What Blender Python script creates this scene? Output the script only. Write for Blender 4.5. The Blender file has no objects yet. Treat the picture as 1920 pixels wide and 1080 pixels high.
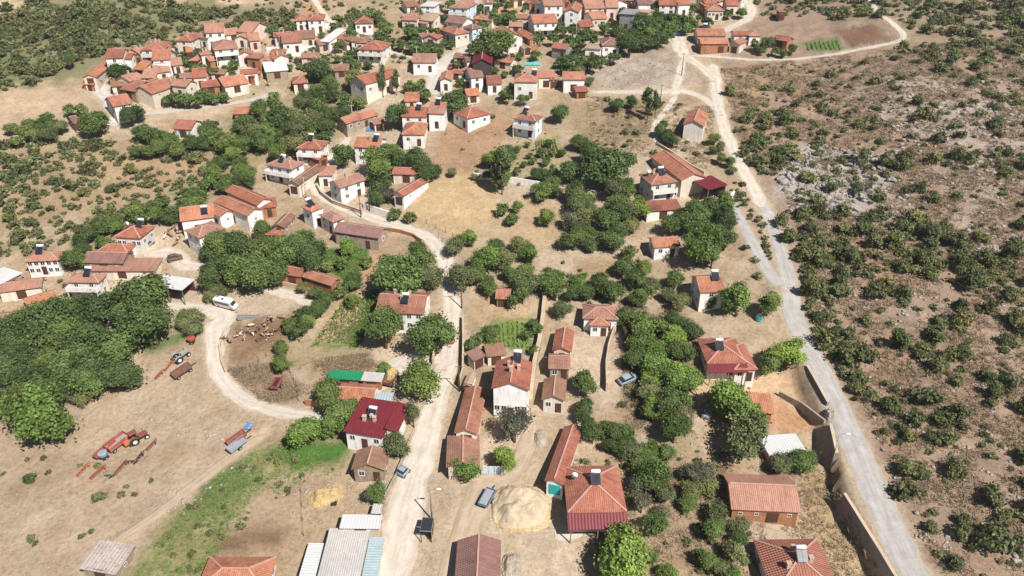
import bpy, bmesh, math, random
import numpy as np
from mathutils import Vector, Matrix
scene = bpy.context.scene
COL = scene.collection
# ------------------------------------------------------------------ camera
F_PX, PITCH, CAM_Z = 1450.0, math.radians(30.0), 93.0
cam_d = bpy.data.cameras.new("camera"); cam = bpy.data.objects.new("camera", cam_d); COL.objects.link(cam)
cam.location = (0, 0, CAM_Z); cam.rotation_euler = (math.radians(90) - PITCH, 0, 0)
cam_d.sensor_width = 36.0; cam_d.lens = 36.0 * F_PX / 1920.0
cam_d.clip_start = 0.5; cam_d.clip_end = 8000
scene.camera = cam
# ------------------------------------------------------------------ world and sun
SUN = Vector((0.54, -0.66, 1.0)).normalized()
world = bpy.data.worlds.new("World"); scene.world = world; world.use_nodes = True
wn = world.node_tree.nodes; wl = world.node_tree.links
sky = wn.new("ShaderNodeTexSky"); sky.sky_type = 'NISHITA'; sky.sun_disc = False
sky.sun_elevation = math.asin(SUN.z); sky.sun_rotation = math.atan2(SUN.x, SUN.y)
sky.air_density = 0.7; sky.dust_density = 0.3
wl.new(sky.outputs[0], wn["Background"].inputs[0]); wn["Background"].inputs[1].default_value = 0.05
sd = bpy.data.lights.new("sun", 'SUN'); sd.energy = 5.0; sd.angle = math.radians(0.53); sd.color = (1.0, 0.965, 0.91)
so = bpy.data.objects.new("sun", sd); COL.objects.link(so)
so.rotation_euler = (-SUN).to_track_quat('-Z', 'Y').to_euler(); so.location = (60, -80, 160)
scene.view_settings.view_transform = 'Standard'; scene.view_settings.look = 'None'
scene.view_settings.gamma = 1.0; scene.view_settings.use_curve_mapping = False
scene.view_settings.exposure = 0.62
scene.render.engine = 'CYCLES'
scene.render.resolution_x = 1024; scene.render.resolution_y = 576
scene.cycles.max_bounces = 4; scene.cycles.diffuse_bounces = 2; scene.cycles.transparent_max_bounces = 4

rng = np.random.default_rng(7); random.seed(7)
# ------------------------------------------------------------------ noise and colour helpers
def _h(ix, iy, s):
    n = (ix.astype(np.int64) * 374761393 + iy.astype(np.int64) * 668265263 + s * 1442695041) & 0x7fffffff
    n = ((n ^ (n >> 13)) * 1274126177) & 0x7fffffff
    return ((n ^ (n >> 16)) & 0xffff) / 65535.0
def vnoise(x, y, s=0):
    ix = np.floor(x); iy = np.floor(y); fx = x - ix; fy = y - iy
    fx = fx * fx * (3 - 2 * fx); fy = fy * fy * (3 - 2 * fy)
    a = _h(ix, iy, s); b = _h(ix + 1, iy, s); c = _h(ix, iy + 1, s); d = _h(ix + 1, iy + 1, s)
    return (a * (1 - fx) + b * fx) * (1 - fy) + (c * (1 - fx) + d * fx) * fy
def fbm(x, y, s=0, o=4):
    t = 0; a = .5; n = 0
    for k in range(o):
        t = t + a * vnoise(x * 2 ** k, y * 2 ** k, s + k); n += a; a *= .5
    return t / n
def lin(c):
    c = np.asarray(c, float) / 255.0
    return np.where(c <= .04045, c / 12.92, ((c + .055) / 1.055) ** 2.4)
def alb(r, g, b, k=1.62):                      # displayed colour of a sunlit surface -> base colour
    return tuple(np.clip(lin((r, g, b)) / k, .004, .9))
def sstep(a, b, x):
    t = np.clip((x - a) / (b - a), 0, 1); return t * t * (3 - 2 * t)
# ------------------------------------------------------------------ camera maths
CP, SP = math.cos(PITCH), math.sin(PITCH)
def rays(px, py):
    dx = (np.asarray(px, float) - 960) / F_PX; dy = (540 - np.asarray(py, float)) / F_PX
    d = np.stack([dx, CP + dy * SP, -SP + dy * CP], -1)
    return d / np.linalg.norm(d, axis=-1, keepdims=True)
def project(x, y, z):
    zz = z - CAM_Z
    dep = y * CP - zz * SP; up = y * SP + zz * CP
    dep = np.maximum(dep, 1e-3)
    return 960 + F_PX * x / dep, 540 - F_PX * up / dep, dep
# ------------------------------------------------------------------ terrain heights
def base(y):
    return np.where(y < 400, .18 * (y - 92), .18 * 308 + .05 * (np.minimum(y, 900) - 400))
CTRL = [(800,600,0),(960,900,0),(960,1060,0),(960,350,-.5),(960,200,0),(960,20,0),(700,700,-.5),(620,480,-2),(560,900,-1.5),
 (400,600,-5),(480,720,-4),(100,650,-10),(0,800,-8),(250,850,-6),(50,980,-5),(300,1060,-2.5),(420,960,-2.5),
 (150,450,-6),(20,520,-7),(300,520,-5.5),(450,330,-5),(600,230,-5),(520,190,-3),(50,330,1),(150,250,0),(200,150,3),(100,80,9),(0,150,6),(300,30,9),(420,60,4),(600,40,2),(750,30,1),
 (1500,600,2.5),(1640,900,1.5),(1620,1060,1),(1800,600,8),(1900,900,7),(1850,300,13),(1500,300,5),(1700,100,9),(1900,50,12),(1350,300,2.5),(1480,420,3.2),
 (1230,700,-1.5),(1250,900,-1.5),(1100,480,-1.5),(1400,760,-.3),(1430,950,-.3),(1300,20,2),(1300,150,2.5),(1150,120,2.2),(1100,20,.5)]
cp = np.array(CTRL, float)
_d = rays(cp[:,0], cp[:,1])
_t = np.array([(CAM_Z + .18*92) / (.18*d[1] - d[2]) for d in _d])
CX, CY, CZ = _d[:,0]*_t, _d[:,1]*_t, cp[:,2]
GX0, GY0, GS = -240.0, 30.0, 0.75
NX, NY = 641, 600
gx = GX0 + GS*np.arange(NX); gy = GY0 + GS*np.arange(NY)
GXX, GYY = np.meshgrid(gx, gy)
num = np.zeros_like(GXX); den = np.full_like(GXX, 1e-9)
for X, Y, Z in zip(CX, CY, CZ):
    s = 10 + .07*Y
    w = np.exp(-((GXX-X)**2 + (GYY-Y)**2) / (2*s*s)) + 1e-7
    num += w*Z; den += w
off = num/den
DEM = base(GYY) + off
DEM += (fbm(GXX/14, GYY/14, 3, 3) - .5)*1.1
hill = sstep(28, 48, GXX - .02*GYY)
DEM += hill*(fbm(GXX/4, GYY/4, 11, 3) - .5)*1.3
DEM += (fbm(GXX/2.4, GYY/2.4, 17, 2) - .5)*.22
def H(x, y):
    x = np.asarray(x, float); y = np.asarray(y, float)
    fx = np.clip((x-GX0)/GS, 0, NX-1.001); fy = np.clip((y-GY0)/GS, 0, NY-1.001)
    i = fx.astype(int); j = fy.astype(int); a = fx-i; b = fy-j
    z = (DEM[j,i]*(1-a)+DEM[j,i+1]*a)*(1-b) + (DEM[j+1,i]*(1-a)+DEM[j+1,i+1]*a)*b
    yc = np.clip(y, GY0, GY0+GS*(NY-1))
    return z + base(y) - base(yc)
def G(px, py, dz=0.0):                          # pixel -> first point on the terrain (lifted by dz)
    px = np.atleast_1d(np.asarray(px, float)); py = np.atleast_1d(np.asarray(py, float))
    d = rays(px, py); out = np.zeros((len(px), 3))
    T = np.arange(60, 620, 1.0)
    for k in range(len(px)):
        X = d[k,0]*T; Y = d[k,1]*T; Z = CAM_Z + d[k,2]*T
        below = Z < H(X, Y) + dz
        n = int(np.argmax(below)) if below.any() else len(T)-1
        lo, hi = T[max(n-1,0)], T[n]
        for _ in range(14):
            m = (lo+hi)/2; p = d[k]*m
            if CAM_Z + p[2] < float(H(p[0], p[1])) + dz: hi = m
            else: lo = m
        p = d[k]*hi; out[k] = (p[0], p[1], float(H(p[0], p[1])))
    return out
def G1(px, py, dz=0.0): return G([px], [py], dz)[0]
def plane_hit(px, py, z):
    d = rays(px, py); t = (z-CAM_Z)/d[2]; return np.array([d[0]*t, d[1]*t])
def depth_at(p): return p[1]*CP - (p[2]-CAM_Z)*SP
def seg_dist(X, Y, P, signed=False):
    best = np.full(np.shape(X), 1e9); sg = np.zeros(np.shape(X)); par = np.zeros(np.shape(X))
    for k in range(len(P)-1):
        ax, ay = P[k][:2]; bx, by = P[k+1][:2]; ux, uy = bx-ax, by-ay; L2 = ux*ux+uy*uy+1e-9
        t = np.clip(((X-ax)*ux+(Y-ay)*uy)/L2, 0, 1)
        dx = X-ax-t*ux; dy = Y-ay-t*uy; dd = np.hypot(dx, dy); m = dd < best
        best = np.where(m, dd, best); sg = np.where(m, np.sign(ux*dy-uy*dx), sg); par = np.where(m, k+t, par)
    return best, sg, par
def inpoly(X, Y, P):
    P = np.asarray(P, float); r = np.zeros(np.shape(X), bool); n = len(P)
    for k in range(n):
        x1, y1 = P[k]; x2, y2 = P[(k+1) % n]
        if y1 == y2: continue
        c = ((y1 > Y) != (y2 > Y)) & (X < (x2-x1)*(Y-y1)/(y2-y1)+x1)
        r ^= c
    return r
# the road on the right runs on a terrace held by a retaining wall: drop the yards beside it
STEP_PX = [(1484,622),(1513,688),(1551,762),(1556,800),(1564,870),(1570,915),(1580,938),(1622,1005),(1668,1082),(1720,1160)]
STEP = G([p[0] for p in STEP_PX], [p[1] for p in STEP_PX])
bd, sg, par = seg_dist(GXX, GYY, STEP)
left = (GXX < np.interp(GYY, STEP[::-1,1], STEP[::-1,0]))
sd_ = np.where(left, bd, -bd)
drop = 3.0*sstep(-.95, -.1, sd_)*(1-sstep(2, 26, np.maximum(sd_, 0)))*sstep(0, 1.2, par)*(GYY < STEP[0,1])
DEM -= drop
# ------------------------------------------------------------------ material helpers
MATS = {}
def new_mat(name):
    m = bpy.data.materials.new(name); m.use_nodes = True
    nt = m.node_tree; b = nt.nodes["Principled BSDF"]
    b.inputs["Specular IOR Level"].default_value = .2
    return m, nt, b
def ramp(nt, fac, stops):
    r = nt.nodes.new("ShaderNodeValToRGB"); el = r.color_ramp.elements
    while len(el) < len(stops): el.new(.5)
    for e, (p, c) in zip(el, stops): e.position = p; e.color = (*c, 1) if len(c) == 3 else c
    nt.links.new(fac, r.inputs[0]); return r.outputs[0]
def noise(nt, vec, scale, detail=3, rough=.55):
    n = nt.nodes.new("ShaderNodeTexNoise"); n.inputs["Scale"].default_value = scale
    n.inputs["Detail"].default_value = detail; n.inputs["Roughness"].default_value = rough
    if vec is not None: nt.links.new(vec, n.inputs["Vector"])
    return n.outputs["Fac"]
def mixc(nt, a, b, fac, mode='MIX'):
    n = nt.nodes.new("ShaderNodeMix"); n.data_type = 'RGBA'; n.blend_type = mode
    for sock, v in ((n.inputs[0], fac), (n.inputs[6], a), (n.inputs[7], b)):
        if isinstance(v, (int, float)): sock.default_value = v
        elif isinstance(v, tuple): sock.default_value = (*v[:3], 1)
        else: nt.links.new(v, sock)
    return n.outputs[2]
def geo_pos(nt):
    return nt.nodes.new("ShaderNodeNewGeometry").outputs["Position"]
def obj_pos(nt):
    return nt.nodes.new("ShaderNodeTexCoord").outputs["Object"]
def bump(nt, b, h, strength, dist=.1):
    n = nt.nodes.new("ShaderNodeBump"); n.inputs["Strength"].default_value = strength; n.inputs["Distance"].default_value = dist
    nt.links.new(h, n.inputs["Height"]); nt.links.new(n.outputs[0], b.inputs["Normal"])
def plain(name, col, var=.25, scale=1.5, rough=.85, spec=.2, metal=0, bmp=.3):
    """base colour with two scales of wear"""
    if name in MATS: return MATS[name]
    m, nt, b = new_mat(name); p = geo_pos(nt)
    c = np.array(col)
    n1 = noise(nt, p, scale*.35, 4, .65); n2 = noise(nt, p, scale*3.1, 4, .7)
    c1 = ramp(nt, n1, [(.3, tuple(c*(1-var))), (.7, tuple(np.minimum(c*(1+var*.5), .9)))])
    c2 = mixc(nt, c1, ramp(nt, n2, [(.3, (1-var*.7,)*3), (.75, (1+var*.3,)*3)]), 1.0, 'MULTIPLY')
    nt.links.new(c2, b.inputs["Base Color"]); b.inputs["Roughness"].default_value = rough
    b.inputs["Specular IOR Level"].default_value = spec; b.inputs["Metallic"].default_value = metal
    if bmp: bump(nt, b, n2, bmp, .05)
    MATS[name] = m; return m
def tiled(name, col, var=.42, colp=.32, row=.38, relief=.5, patch=None):
    """clay tile roof: columns and courses from the UV map (metres), weathered patches"""
    m, nt, b = new_mat(name)
    uv = nt.nodes.new("ShaderNodeTexCoord").outputs["UV"]; p = geo_pos(nt)
    sep = nt.nodes.new("ShaderNodeSeparateXYZ"); nt.links.new(uv, sep.inputs[0])
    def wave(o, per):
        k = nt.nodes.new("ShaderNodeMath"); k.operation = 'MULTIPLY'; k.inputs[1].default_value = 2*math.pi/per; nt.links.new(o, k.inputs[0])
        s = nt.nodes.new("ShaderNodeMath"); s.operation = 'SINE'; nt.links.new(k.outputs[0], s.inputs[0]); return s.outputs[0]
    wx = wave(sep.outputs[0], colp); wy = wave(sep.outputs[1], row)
    c = np.array(col)
    n1 = noise(nt, p, .30, 4, .7); n2 = noise(nt, p, 2.6, 4, .75)
    # streaks running down the slope
    mp = nt.nodes.new("ShaderNodeMapping"); mp.inputs["Scale"].default_value = (1.9, .22, 1); nt.links.new(uv, mp.inputs[0])
    n3 = noise(nt, mp.outputs[0], 1.0, 4, .7)
    c1 = ramp(nt, n1, [(.28, tuple(c*(1-var))), (.5, tuple(c)), (.75, tuple(np.minimum(c*(1+var*.55), .9)))])
    c2 = mixc(nt, c1, ramp(nt, n2, [(.3, (1-var*.7,)*3), (.7, (1+var*.25,)*3)]), 1.0, 'MULTIPLY')
    c3 = mixc(nt, c2, ramp(nt, n3, [(.32, (.72, .70, .68)), (.6, (1.06, 1.04, 1.02))]), .8, 'MULTIPLY')
    if patch is not None:
        n4 = noise(nt, p, .55, 3, .6)
        c3 = mixc(nt, c3, tuple(patch), ramp(nt, n4, [(.52, (0,0,0)), (.62, (1,1,1))]))
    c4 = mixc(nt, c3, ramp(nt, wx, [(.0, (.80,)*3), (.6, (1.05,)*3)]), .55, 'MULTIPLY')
    oi = nt.nodes.new("ShaderNodeObjectInfo"); c4 = mixc(nt, c4, ramp(nt, oi.outputs["Random"], [(0, (.80,.80,.82)), (.35, (1.0,.98,.95)), (.7, (1.06,1.0,.92)), (1, (1.12,1.12,1.12))]), 1.0, 'MULTIPLY')
    nt.links.new(c4, b.inputs["Base Color"]); b.inputs["Roughness"].default_value = .9
    ad = nt.nodes.new("ShaderNodeMath"); ad.operation = 'MULTIPLY_ADD'; ad.inputs[1].default_value = .4
    nt.links.new(wy, ad.inputs[0]); nt.links.new(wx, ad.inputs[2]); bump(nt, b, ad.outputs[0], relief, .06)
    MATS[name] = m; return m
def sheet(name, col, per=.5, var=.15, rough=.5, metal=0.0, rust=0.0):
    """corrugated or trapezoid metal sheet"""
    m, nt, b = new_mat(name); uv = nt.nodes.new("ShaderNodeTexCoord").outputs["UV"]; p = geo_pos(nt)
    sep = nt.nodes.new("ShaderNodeSeparateXYZ"); nt.links.new(uv, sep.inputs[0])
    k = nt.nodes.new("ShaderNodeMath"); k.operation = 'MULTIPLY'; k.inputs[1].default_value = 2*math.pi/per; nt.links.new(sep.outputs[0], k.inputs[0])
    s = nt.nodes.new("ShaderNodeMath"); s.operation = 'SINE'; nt.links.new(k.outputs[0], s.inputs[0])
    c = np.array(col); n1 = noise(nt, p, .45, 4, .65); n2 = noise(nt, p, 2.2, 4, .7)
    c1 = ramp(nt, n1, [(.3, tuple(c*(1-var))), (.7, tuple(np.minimum(c*(1+var*.4), .9)))])
    c1 = mixc(nt, c1, ramp(nt, n2, [(.3, (1-var,)*3), (.7, (1.03,)*3)]), 1.0, 'MULTIPLY')
    if rust: c1 = mixc(nt, c1, alb(165, 140, 120), ramp(nt, n2, [(.5, (0,0,0)), (.68, (rust,)*3)]))
    c1 = mixc(nt, c1, ramp(nt, s.outputs[0], [(.0, (.78,)*3), (.5, (1.03,)*3)]), .6, 'MULTIPLY')
    nt.links.new(c1, b.inputs["Base Color"]); b.inputs["Roughness"].default_value = rough; b.inputs["Metallic"].default_value = metal
    bump(nt, b, s.outputs[0], .35, .05); MATS[name] = m; return m
# ------------------------------------------------------------------ mesh helpers
def mesh_obj(name, verts, faces, mat, parent=None, smooth=False, uvmetric=False, loc=None):
    me = bpy.data.meshes.new(name)
    me.from_pydata([tuple(map(float, v)) for v in verts], [], [tuple(map(int, f)) for f in faces]); me.update()
    if mat is not None: me.materials.append(mat)
    if smooth: me.polygons.foreach_set("use_smooth", [True]*len(me.polygons))
    if uvmetric: metric_uv(me)
    o = bpy.data.objects.new(name, me); COL.objects.link(o)
    if parent: o.parent = parent
    if loc is not None: o.location = loc
    return o
def np_mesh(name, V, Fq, mat):
    """fast mesh from numpy arrays: V (n,3), Fq (m,k)"""
    me = bpy.data.meshes.new(name); V = np.asarray(V, np.float32); Fq = np.asarray(Fq, np.int32); k = Fq.shape[1]
    me.vertices.add(len(V)); me.vertices.foreach_set("co", V.ravel())
    me.loops.add(Fq.size); me.loops.foreach_set("vertex_index", Fq.ravel())
    me.polygons.add(len(Fq)); me.polygons.foreach_set("loop_start", np.arange(0, Fq.size, k, dtype=np.int32))
    me.polygons.foreach_set("loop_total", np.full(len(Fq), k, np.int32))
    me.update(calc_edges=True); me.validate()
    if mat is not None: me.materials.append(mat)
    return me
def metric_uv(me):
    uvl = me.uv_layers.new(name="UVMap"); vs = me.vertices
    for p in me.polygons:
        n = p.normal; u = Vector((-n.y, n.x, 0))
        u = u.normalized() if u.length > 1e-3 else Vector((1, 0, 0))
        w = n.cross(u)
        for li in p.loop_indices:
            c = vs[me.loops[li].vertex_index].co; uvl.data[li].uv = (c.dot(u), c.dot(w))
def obj(name, me, parent=None, loc=(0,0,0), rot=(0,0,0), sc=(1,1,1)):
    o = bpy.data.objects.new(name, me); COL.objects.link(o)
    if parent: o.parent = parent
    o.location = loc; o.rotation_euler = rot; o.scale = sc; return o
def empty(name, loc, rz=0.0):
    o = bpy.data.objects.new(name, None); COL.objects.link(o); o.location = loc; o.rotation_euler = (0, 0, rz)
    o.empty_display_size = .3; return o
def tag(o, label, cat, group=None):
    o["label"] = label; o["category"] = cat
    if group: o["group"] = group
    return o
def structure(o): o["kind"] = "structure"; return o
class MB:
    def __init__(s): s.v = []; s.f = []
    def quadbox(s, lo, hi, taper=0):
        n = len(s.v); x0,y0,z0 = lo; x1,y1,z1 = hi; t = taper
        s.v += [(x0,y0,z0),(x1,y0,z0),(x1,y1,z0),(x0,y1,z0),(x0+t,y0+t,z1),(x1-t,y0+t,z1),(x1-t,y1-t,z1),(x0+t,y1-t,z1)]
        s.f += [(n,n+3,n+2,n+1),(n+4,n+5,n+6,n+7),(n,n+1,n+5,n+4),(n+1,n+2,n+6,n+5),(n+2,n+3,n+7,n+6),(n+3,n,n+4,n+7)]; return s
    def bar(s, a, b, w, h=None):
        a = Vector(a); b = Vector(b); h = h or w; d = (b-a).normalized()
        x = d.cross(Vector((0,0,1))); x = x.normalized() if x.length > 1e-3 else Vector((1,0,0)); z = x.cross(d)
        n = len(s.v)
        for p in (a, b):
            for i, j in ((-1,-1),(1,-1),(1,1),(-1,1)): s.v.append(tuple(p + x*i*w/2 + z*j*h/2))
        s.f += [(n,n+1,n+2,n+3),(n+7,n+6,n+5,n+4)] + [(n+k, n+4+k, n+4+(k+1)%4, n+(k+1)%4) for k in range(4)]; return s
    def tube(s, pts, rad, seg=8, caps=True):
        n0 = len(s.v); pts = [Vector(p) for p in pts]
        if isinstance(rad, (int, float)): rad = [rad]*len(pts)
        for i, p in enumerate(pts):
            d = (pts[min(i+1,len(pts)-1)] - pts[max(i-1,0)]).normalized()
            x = d.cross(Vector((0,0,1))); x = x.normalized() if x.length > 1e-3 else Vector((1,0,0)); y = d.cross(x)
            for k in range(seg):
                a = 2*math.pi*k/seg; s.v.append(tuple(p + (x*math.cos(a) + y*math.sin(a))*rad[i]))
        for i in range(len(pts)-1):
            for k in range(seg):
                a = n0+i*seg+k; b = n0+i*seg+(k+1)%seg; s.f.append((a, b, b+seg, a+seg))
        if caps:
            s.f.append(tuple(n0+k for k in range(seg))[::-1]); s.f.append(tuple(n0+(len(pts)-1)*seg+k for k in range(seg)))
        return s
    def poly(s, pts):
        n = len(s.v); s.v += [tuple(p) for p in pts]; s.f.append(tuple(range(n, n+len(pts)))); return s
    def prism(s, prof, y0, y1):                # profile in xz, extruded along y
        n = len(s.v); k = len(prof)
        s.v += [(x, y0, z) for x, z in prof] + [(x, y1, z) for x, z in prof]
        s.f += [tuple(range(n, n+k)), tuple(range(n+2*k-1, n+k-1, -1))] + [(n+i, n+k+i, n+k+(i+1)%k, n+(i+1)%k) for i in range(k)]; return s
    def build(s, name, mat, parent=None, smooth=False, uv=False, loc=None, bevel=0):
        o = mesh_obj(name, s.v, s.f, mat, parent, smooth, False, loc)
        if bevel:
            bm = bmesh.new(); bm.from_mesh(o.data); bmesh.ops.remove_doubles(bm, verts=bm.verts, dist=1e-4)
            bmesh.ops.recalc_face_normals(bm, faces=bm.faces)
            bmesh.ops.bevel(bm, geom=[e for e in bm.edges], offset=bevel, segments=2, affect='EDGES', clamp_overlap=True)
            bm.to_mesh(o.data); bm.free()
        if uv: metric_uv(o.data)
        return o
def fix_normals(o):
    bm = bmesh.new(); bm.from_mesh(o.data); bmesh.ops.recalc_face_normals(bm, faces=bm.faces); bm.to_mesh(o.data); bm.free(); return o
# ------------------------------------------------------------------ roads (pixel course -> ground points)
def resample(P, step=1.2):
    P = np.asarray(P, float)[:, :2]; out = []
    Q = np.vstack([2*P[0]-P[1], P, 2*P[-1]-P[-2]])
    for k in range(1, len(Q)-2):
        n = max(2, int(np.hypot(*(Q[k+1]-Q[k]))/step))
        for t in np.arange(n)/n:
            a, b, c, d = Q[k-1], Q[k], Q[k+1], Q[k+2]
            out.append(.5*((2*b)+(-a+c)*t+(2*a-5*b+4*c-d)*t*t+(-a+3*b-3*c+d)*t**3))
    out.append(P[-1]); return np.array(out)
ROADS = []   # name, px course, widths (m), material key, wobble
def R(name, pts, w, mat, wob=.35): ROADS.append((name, pts, w, mat, wob))
R("dirt_road", [(722,1130),(733,1080),(757,970),(786,860),(812,770),(832,700),(845,630),(846,565),(840,510),(826,470),(795,440),(745,424),(690,406),(640,387),(604,366),(586,342),(598,318),(622,296),(640,275),(655,252)],
  [6.4,6.4,6.2,5.8,5.2,4.8,4.6,4.2,4.2,4.4,4.4,4,4,4,4,3.8,3.5,3.2,3,2.4], "dust")
R("asphalt_road", [(1738,1130),(1703,1060),(1662,970),(1622,880),(1582,790),(1540,702),(1500,628),(1484,570),(1475,510),(1454,440),(1430,384)], [5.2,5.2,5.2,5,4.8,4.6,4.4,4.0,3.4,3.2,3.2], "asphalt", .15)
R("dirt_road", [(1428,392),(1410,350),(1388,308),(1364,255),(1348,205),(1341,160),(1336,118)], [3.8,3.6,3.6,3.6,3.8,4,4], "dust")
R("concrete_lane", [(1462,542),(1438,508),(1415,462),(1394,420),(1380,395),(1370,375)], [3.4,3,2.8,2.8,2.8,2.6], "asphalt", .15)
R("dirt_track", [(1338,150),(1318,128),(1292,112),(1276,92),(1272,72),(1270,58)], [4,3.6,4,5,5,4.5], "dust")
R("dirt_track", [(1350,212),(1322,186),(1292,172),(1262,170),(1215,174),(1160,172),(1110,173)], [2.8,2.6,3,5,4,3.6,3], "dust")
R("dirt_track", [(1264,170),(1272,148),(1278,122),(1284,106)], [3,3,2.6,2.4], "dust")
R("dirt_track", [(1296,104),(1340,106),(1400,111),(1480,112),(1560,102),(1640,88),(1682,78),(1694,66),(1672,42),(1650,26),(1636,8),(1628,-20)], [3,3.2,2.4,2.4,2.4,2.4,2.4,2.2,2.2,2,3,3], "dust")
R("dirt_track", [(1345,66),(1372,50),(1398,36),(1410,18),(1402,0),(1396,-20)], [4,4,4.2,3.8,3.5,3.5], "dust")
R("dirt_track", [(1322,345),(1290,318),(1256,290),(1232,262),(1228,236),(1250,205),(1268,178)], [1.6,1.6,1.8,2.2,2.2,2,2], "dust")
R("dirt_track", [(612,782),(560,778),(510,770),(460,752),(424,722),(406,690),(402,650),(405,616),(418,590),(400,580),(350,575),(300,574)], [2.6,3,3.4,3.4,3.4,3.8,4,4.6,6,4.2,3.4,3.4], "dust")
R("dirt_track", [(590,574),(556,556),(520,545),(480,540)], [3.2,3.4,3,2.6], "dust")
R("dirt_track", [(500,810),(440,850),(370,905),(300,960),(230,1010),(190,1040)], [2.2,2.4,2.2,2,1.8,1.6], "dust2")
R("dirt_track", [(270,480),(310,470),(330,480),(350,500),(420,500)], [4,5,5,4,3], "dust")
R("dirt_track", [(700,745),(735,700),(765,672),(800,668),(830,680)], [2.5,4.5,5.5,5,4], "dust")
R("village_street", [(808,182),(812,160),(822,128),(840,110),(872,92),(900,82),(930,66),(948,52),(975,34),(1000,22)], [5.5,5,6,5,4,4,4,3,3,3], "concrete")
R("village_street", [(820,122),(790,110),(760,104),(730,98),(700,80),(660,70),(620,74),(560,84),(510,100),(470,124),(440,140),(410,148)], [4,3,2.5,2.5,2.5,2.5,3,3,3,3.2,3.2,2.6], "concrete")
R("village_street", [(520,172),(480,188),(430,196),(370,204),(300,210),(240,218),(212,232),(205,240)], [4,4.2,4,4,4.2,4.5,4.5,3], "concrete")
R("village_street", [(205,150),(192,160),(188,172),(205,190),(215,215)], [5,5,4,4,4.5], "concrete")
R("village_street", [(640,60),(610,30),(595,8),(580,-15)], [2.6,2.4,2.2,2.2], "dust")
R("footpath", [(1040,1000),(1092,1000)], [6,4], "dust")
R("farm_lane", [(838,1130),(862,1040),(888,960),(915,905),(960,880),(985,840),(1000,790)], [5.5,5,4.5,5.5,5,4,3], "dust2")
ROADW = []
for nm, pts, w, mk, wob in ROADS:
    g = G([p[0] for p in pts], [p[1] for p in pts])
    c = resample(g); wi = np.interp(np.linspace(0, len(w)-1, len(c)), np.arange(len(w)), w)
    ROADW.append((nm, c, wi, mk, wob))
# smooth the ground along each road so that it lies level across
for nm, c, wi, mk, wob in ROADW:
    zc = H(c[:,0], c[:,1]); k = 9; zp = np.pad(zc, k, mode='edge'); zs = np.convolve(zp, np.ones(2*k+1)/(2*k+1), 'valid')
    x0, x1 = c[:,0].min()-10, c[:,0].max()+10; y0, y1 = c[:,1].min()-10, c[:,1].max()+10
    i0, i1 = np.clip([(x0-GX0)/GS, (x1-GX0)/GS], 0, NX-1).astype(int); j0, j1 = np.clip([(y0-GY0)/GS, (y1-GY0)/GS], 0, NY-1).astype(int)
    X = GXX[j0:j1+1, i0:i1+1]; Y = GYY[j0:j1+1, i0:i1+1]
    cc = c[::2] if len(c) % 2 else np.vstack([c[::2], c[-1:]]); zq = zs[::2] if len(c) % 2 else np.append(zs[::2], zs[-1]); wq = wi[::2] if len(c) % 2 else np.append(wi[::2], wi[-1])
    best, _, par = seg_dist(X, Y, cc); zz = np.interp(par, np.arange(len(cc)), zq); ww = np.interp(par, np.arange(len(cc)), wq)
    dd = best/(ww*.5)
    f = (1-sstep(.9, 1.9, dd))*.9
    DEM[j0:j1+1, i0:i1+1] = DEM[j0:j1+1, i0:i1+1]*(1-f) + zz*f
def road_dist(x, y):
    d = np.full(np.shape(x), 9.0)
    for nm, c, wi, mk, wob in ROADW:
        for q in range(0, len(c), 2):
            d = np.minimum(d, np.hypot(x-c[q,0], y-c[q,1])/(wi[q]*.5))
    return d
# ------------------------------------------------------------------ ground sheet
def graded(a, b, core0, core1, s0, s1, grow):
    xs = list(np.arange(core0, core1+1e-6, s0)); s = s1
    while xs[-1] < b: xs.append(xs[-1]+s); s = s1 if xs[-1] < core1*1.9 else s*grow
    s = s1; 
    while xs[0] > a: xs.insert(0, xs[0]-s); s = s1 if xs[0] > core0*1.9 else s*grow
    return np.array(xs)
xs = graded(-2500, 2500, -114.75, 114.75, .75, 1.3, 1.18)
ys = np.concatenate([np.arange(-600, 46, 34.0), np.arange(48, 240, .75), np.arange(240.5, 345, 1.1)])
s = 1.4; l = [ys[-1]+1.1]
while l[-1] < 3500: l.append(l[-1]+s); s *= 1.12
ys = np.concatenate([ys, l])
MX, MY = np.meshgrid(xs, ys); MZ = H(MX, MY)
PXv, PYv, DPv = project(MX, MY, MZ)
nz1 = fbm(MX/5, MY/5, 21, 4); nz2 = fbm(MX/1.7, MY/1.7, 31, 3); nz3 = fbm(MX/22, MY/22, 41, 3)
JXb = PXv + (fbm(MX/3, MY/3, 51, 3)-.5)*44; JYb = PYv + (fbm(MX/3, MY/3, 61, 3)-.5)*30
JX2 = PXv + (fbm(MX/2, MY/2, 71, 3)-.5)*14; JY2 = PYv + (fbm(MX/2, MY/2, 81, 3)-.5)*10
col = np.zeros(MX.shape+(3,))
def paint(c, m):
    global col
    col = col*(1-m[..., None]) + np.array(c)*m[..., None]
def zone(c, poly, soft=7, k=1.0, thr=None):
    JX, JY = (JX2, JY2) if soft <= 7 else (JXb, JYb)
    P = np.array(poly, float); ins = inpoly(JX, JY, P); near = (JX > P[:,0].min()-60) & (JX < P[:,0].max()+60) & (JY > P[:,1].min()-60) & (JY < P[:,1].max()+60)
    m = np.zeros(MX.shape)
    d, _, _ = seg_dist(JX[near], JY[near], np.vstack([P, P[:1]]))
    m[near] = np.where(ins[near], .5+.5*np.minimum(d/soft, 1), .5-.5*np.minimum(d/soft, 1))
    if thr is not None: m = m*sstep(thr-.07, thr+.07, thr_noise(thr))
    paint(c, m*k)
def thr_noise(t): return nz1*.55 + nz2*.45
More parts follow.
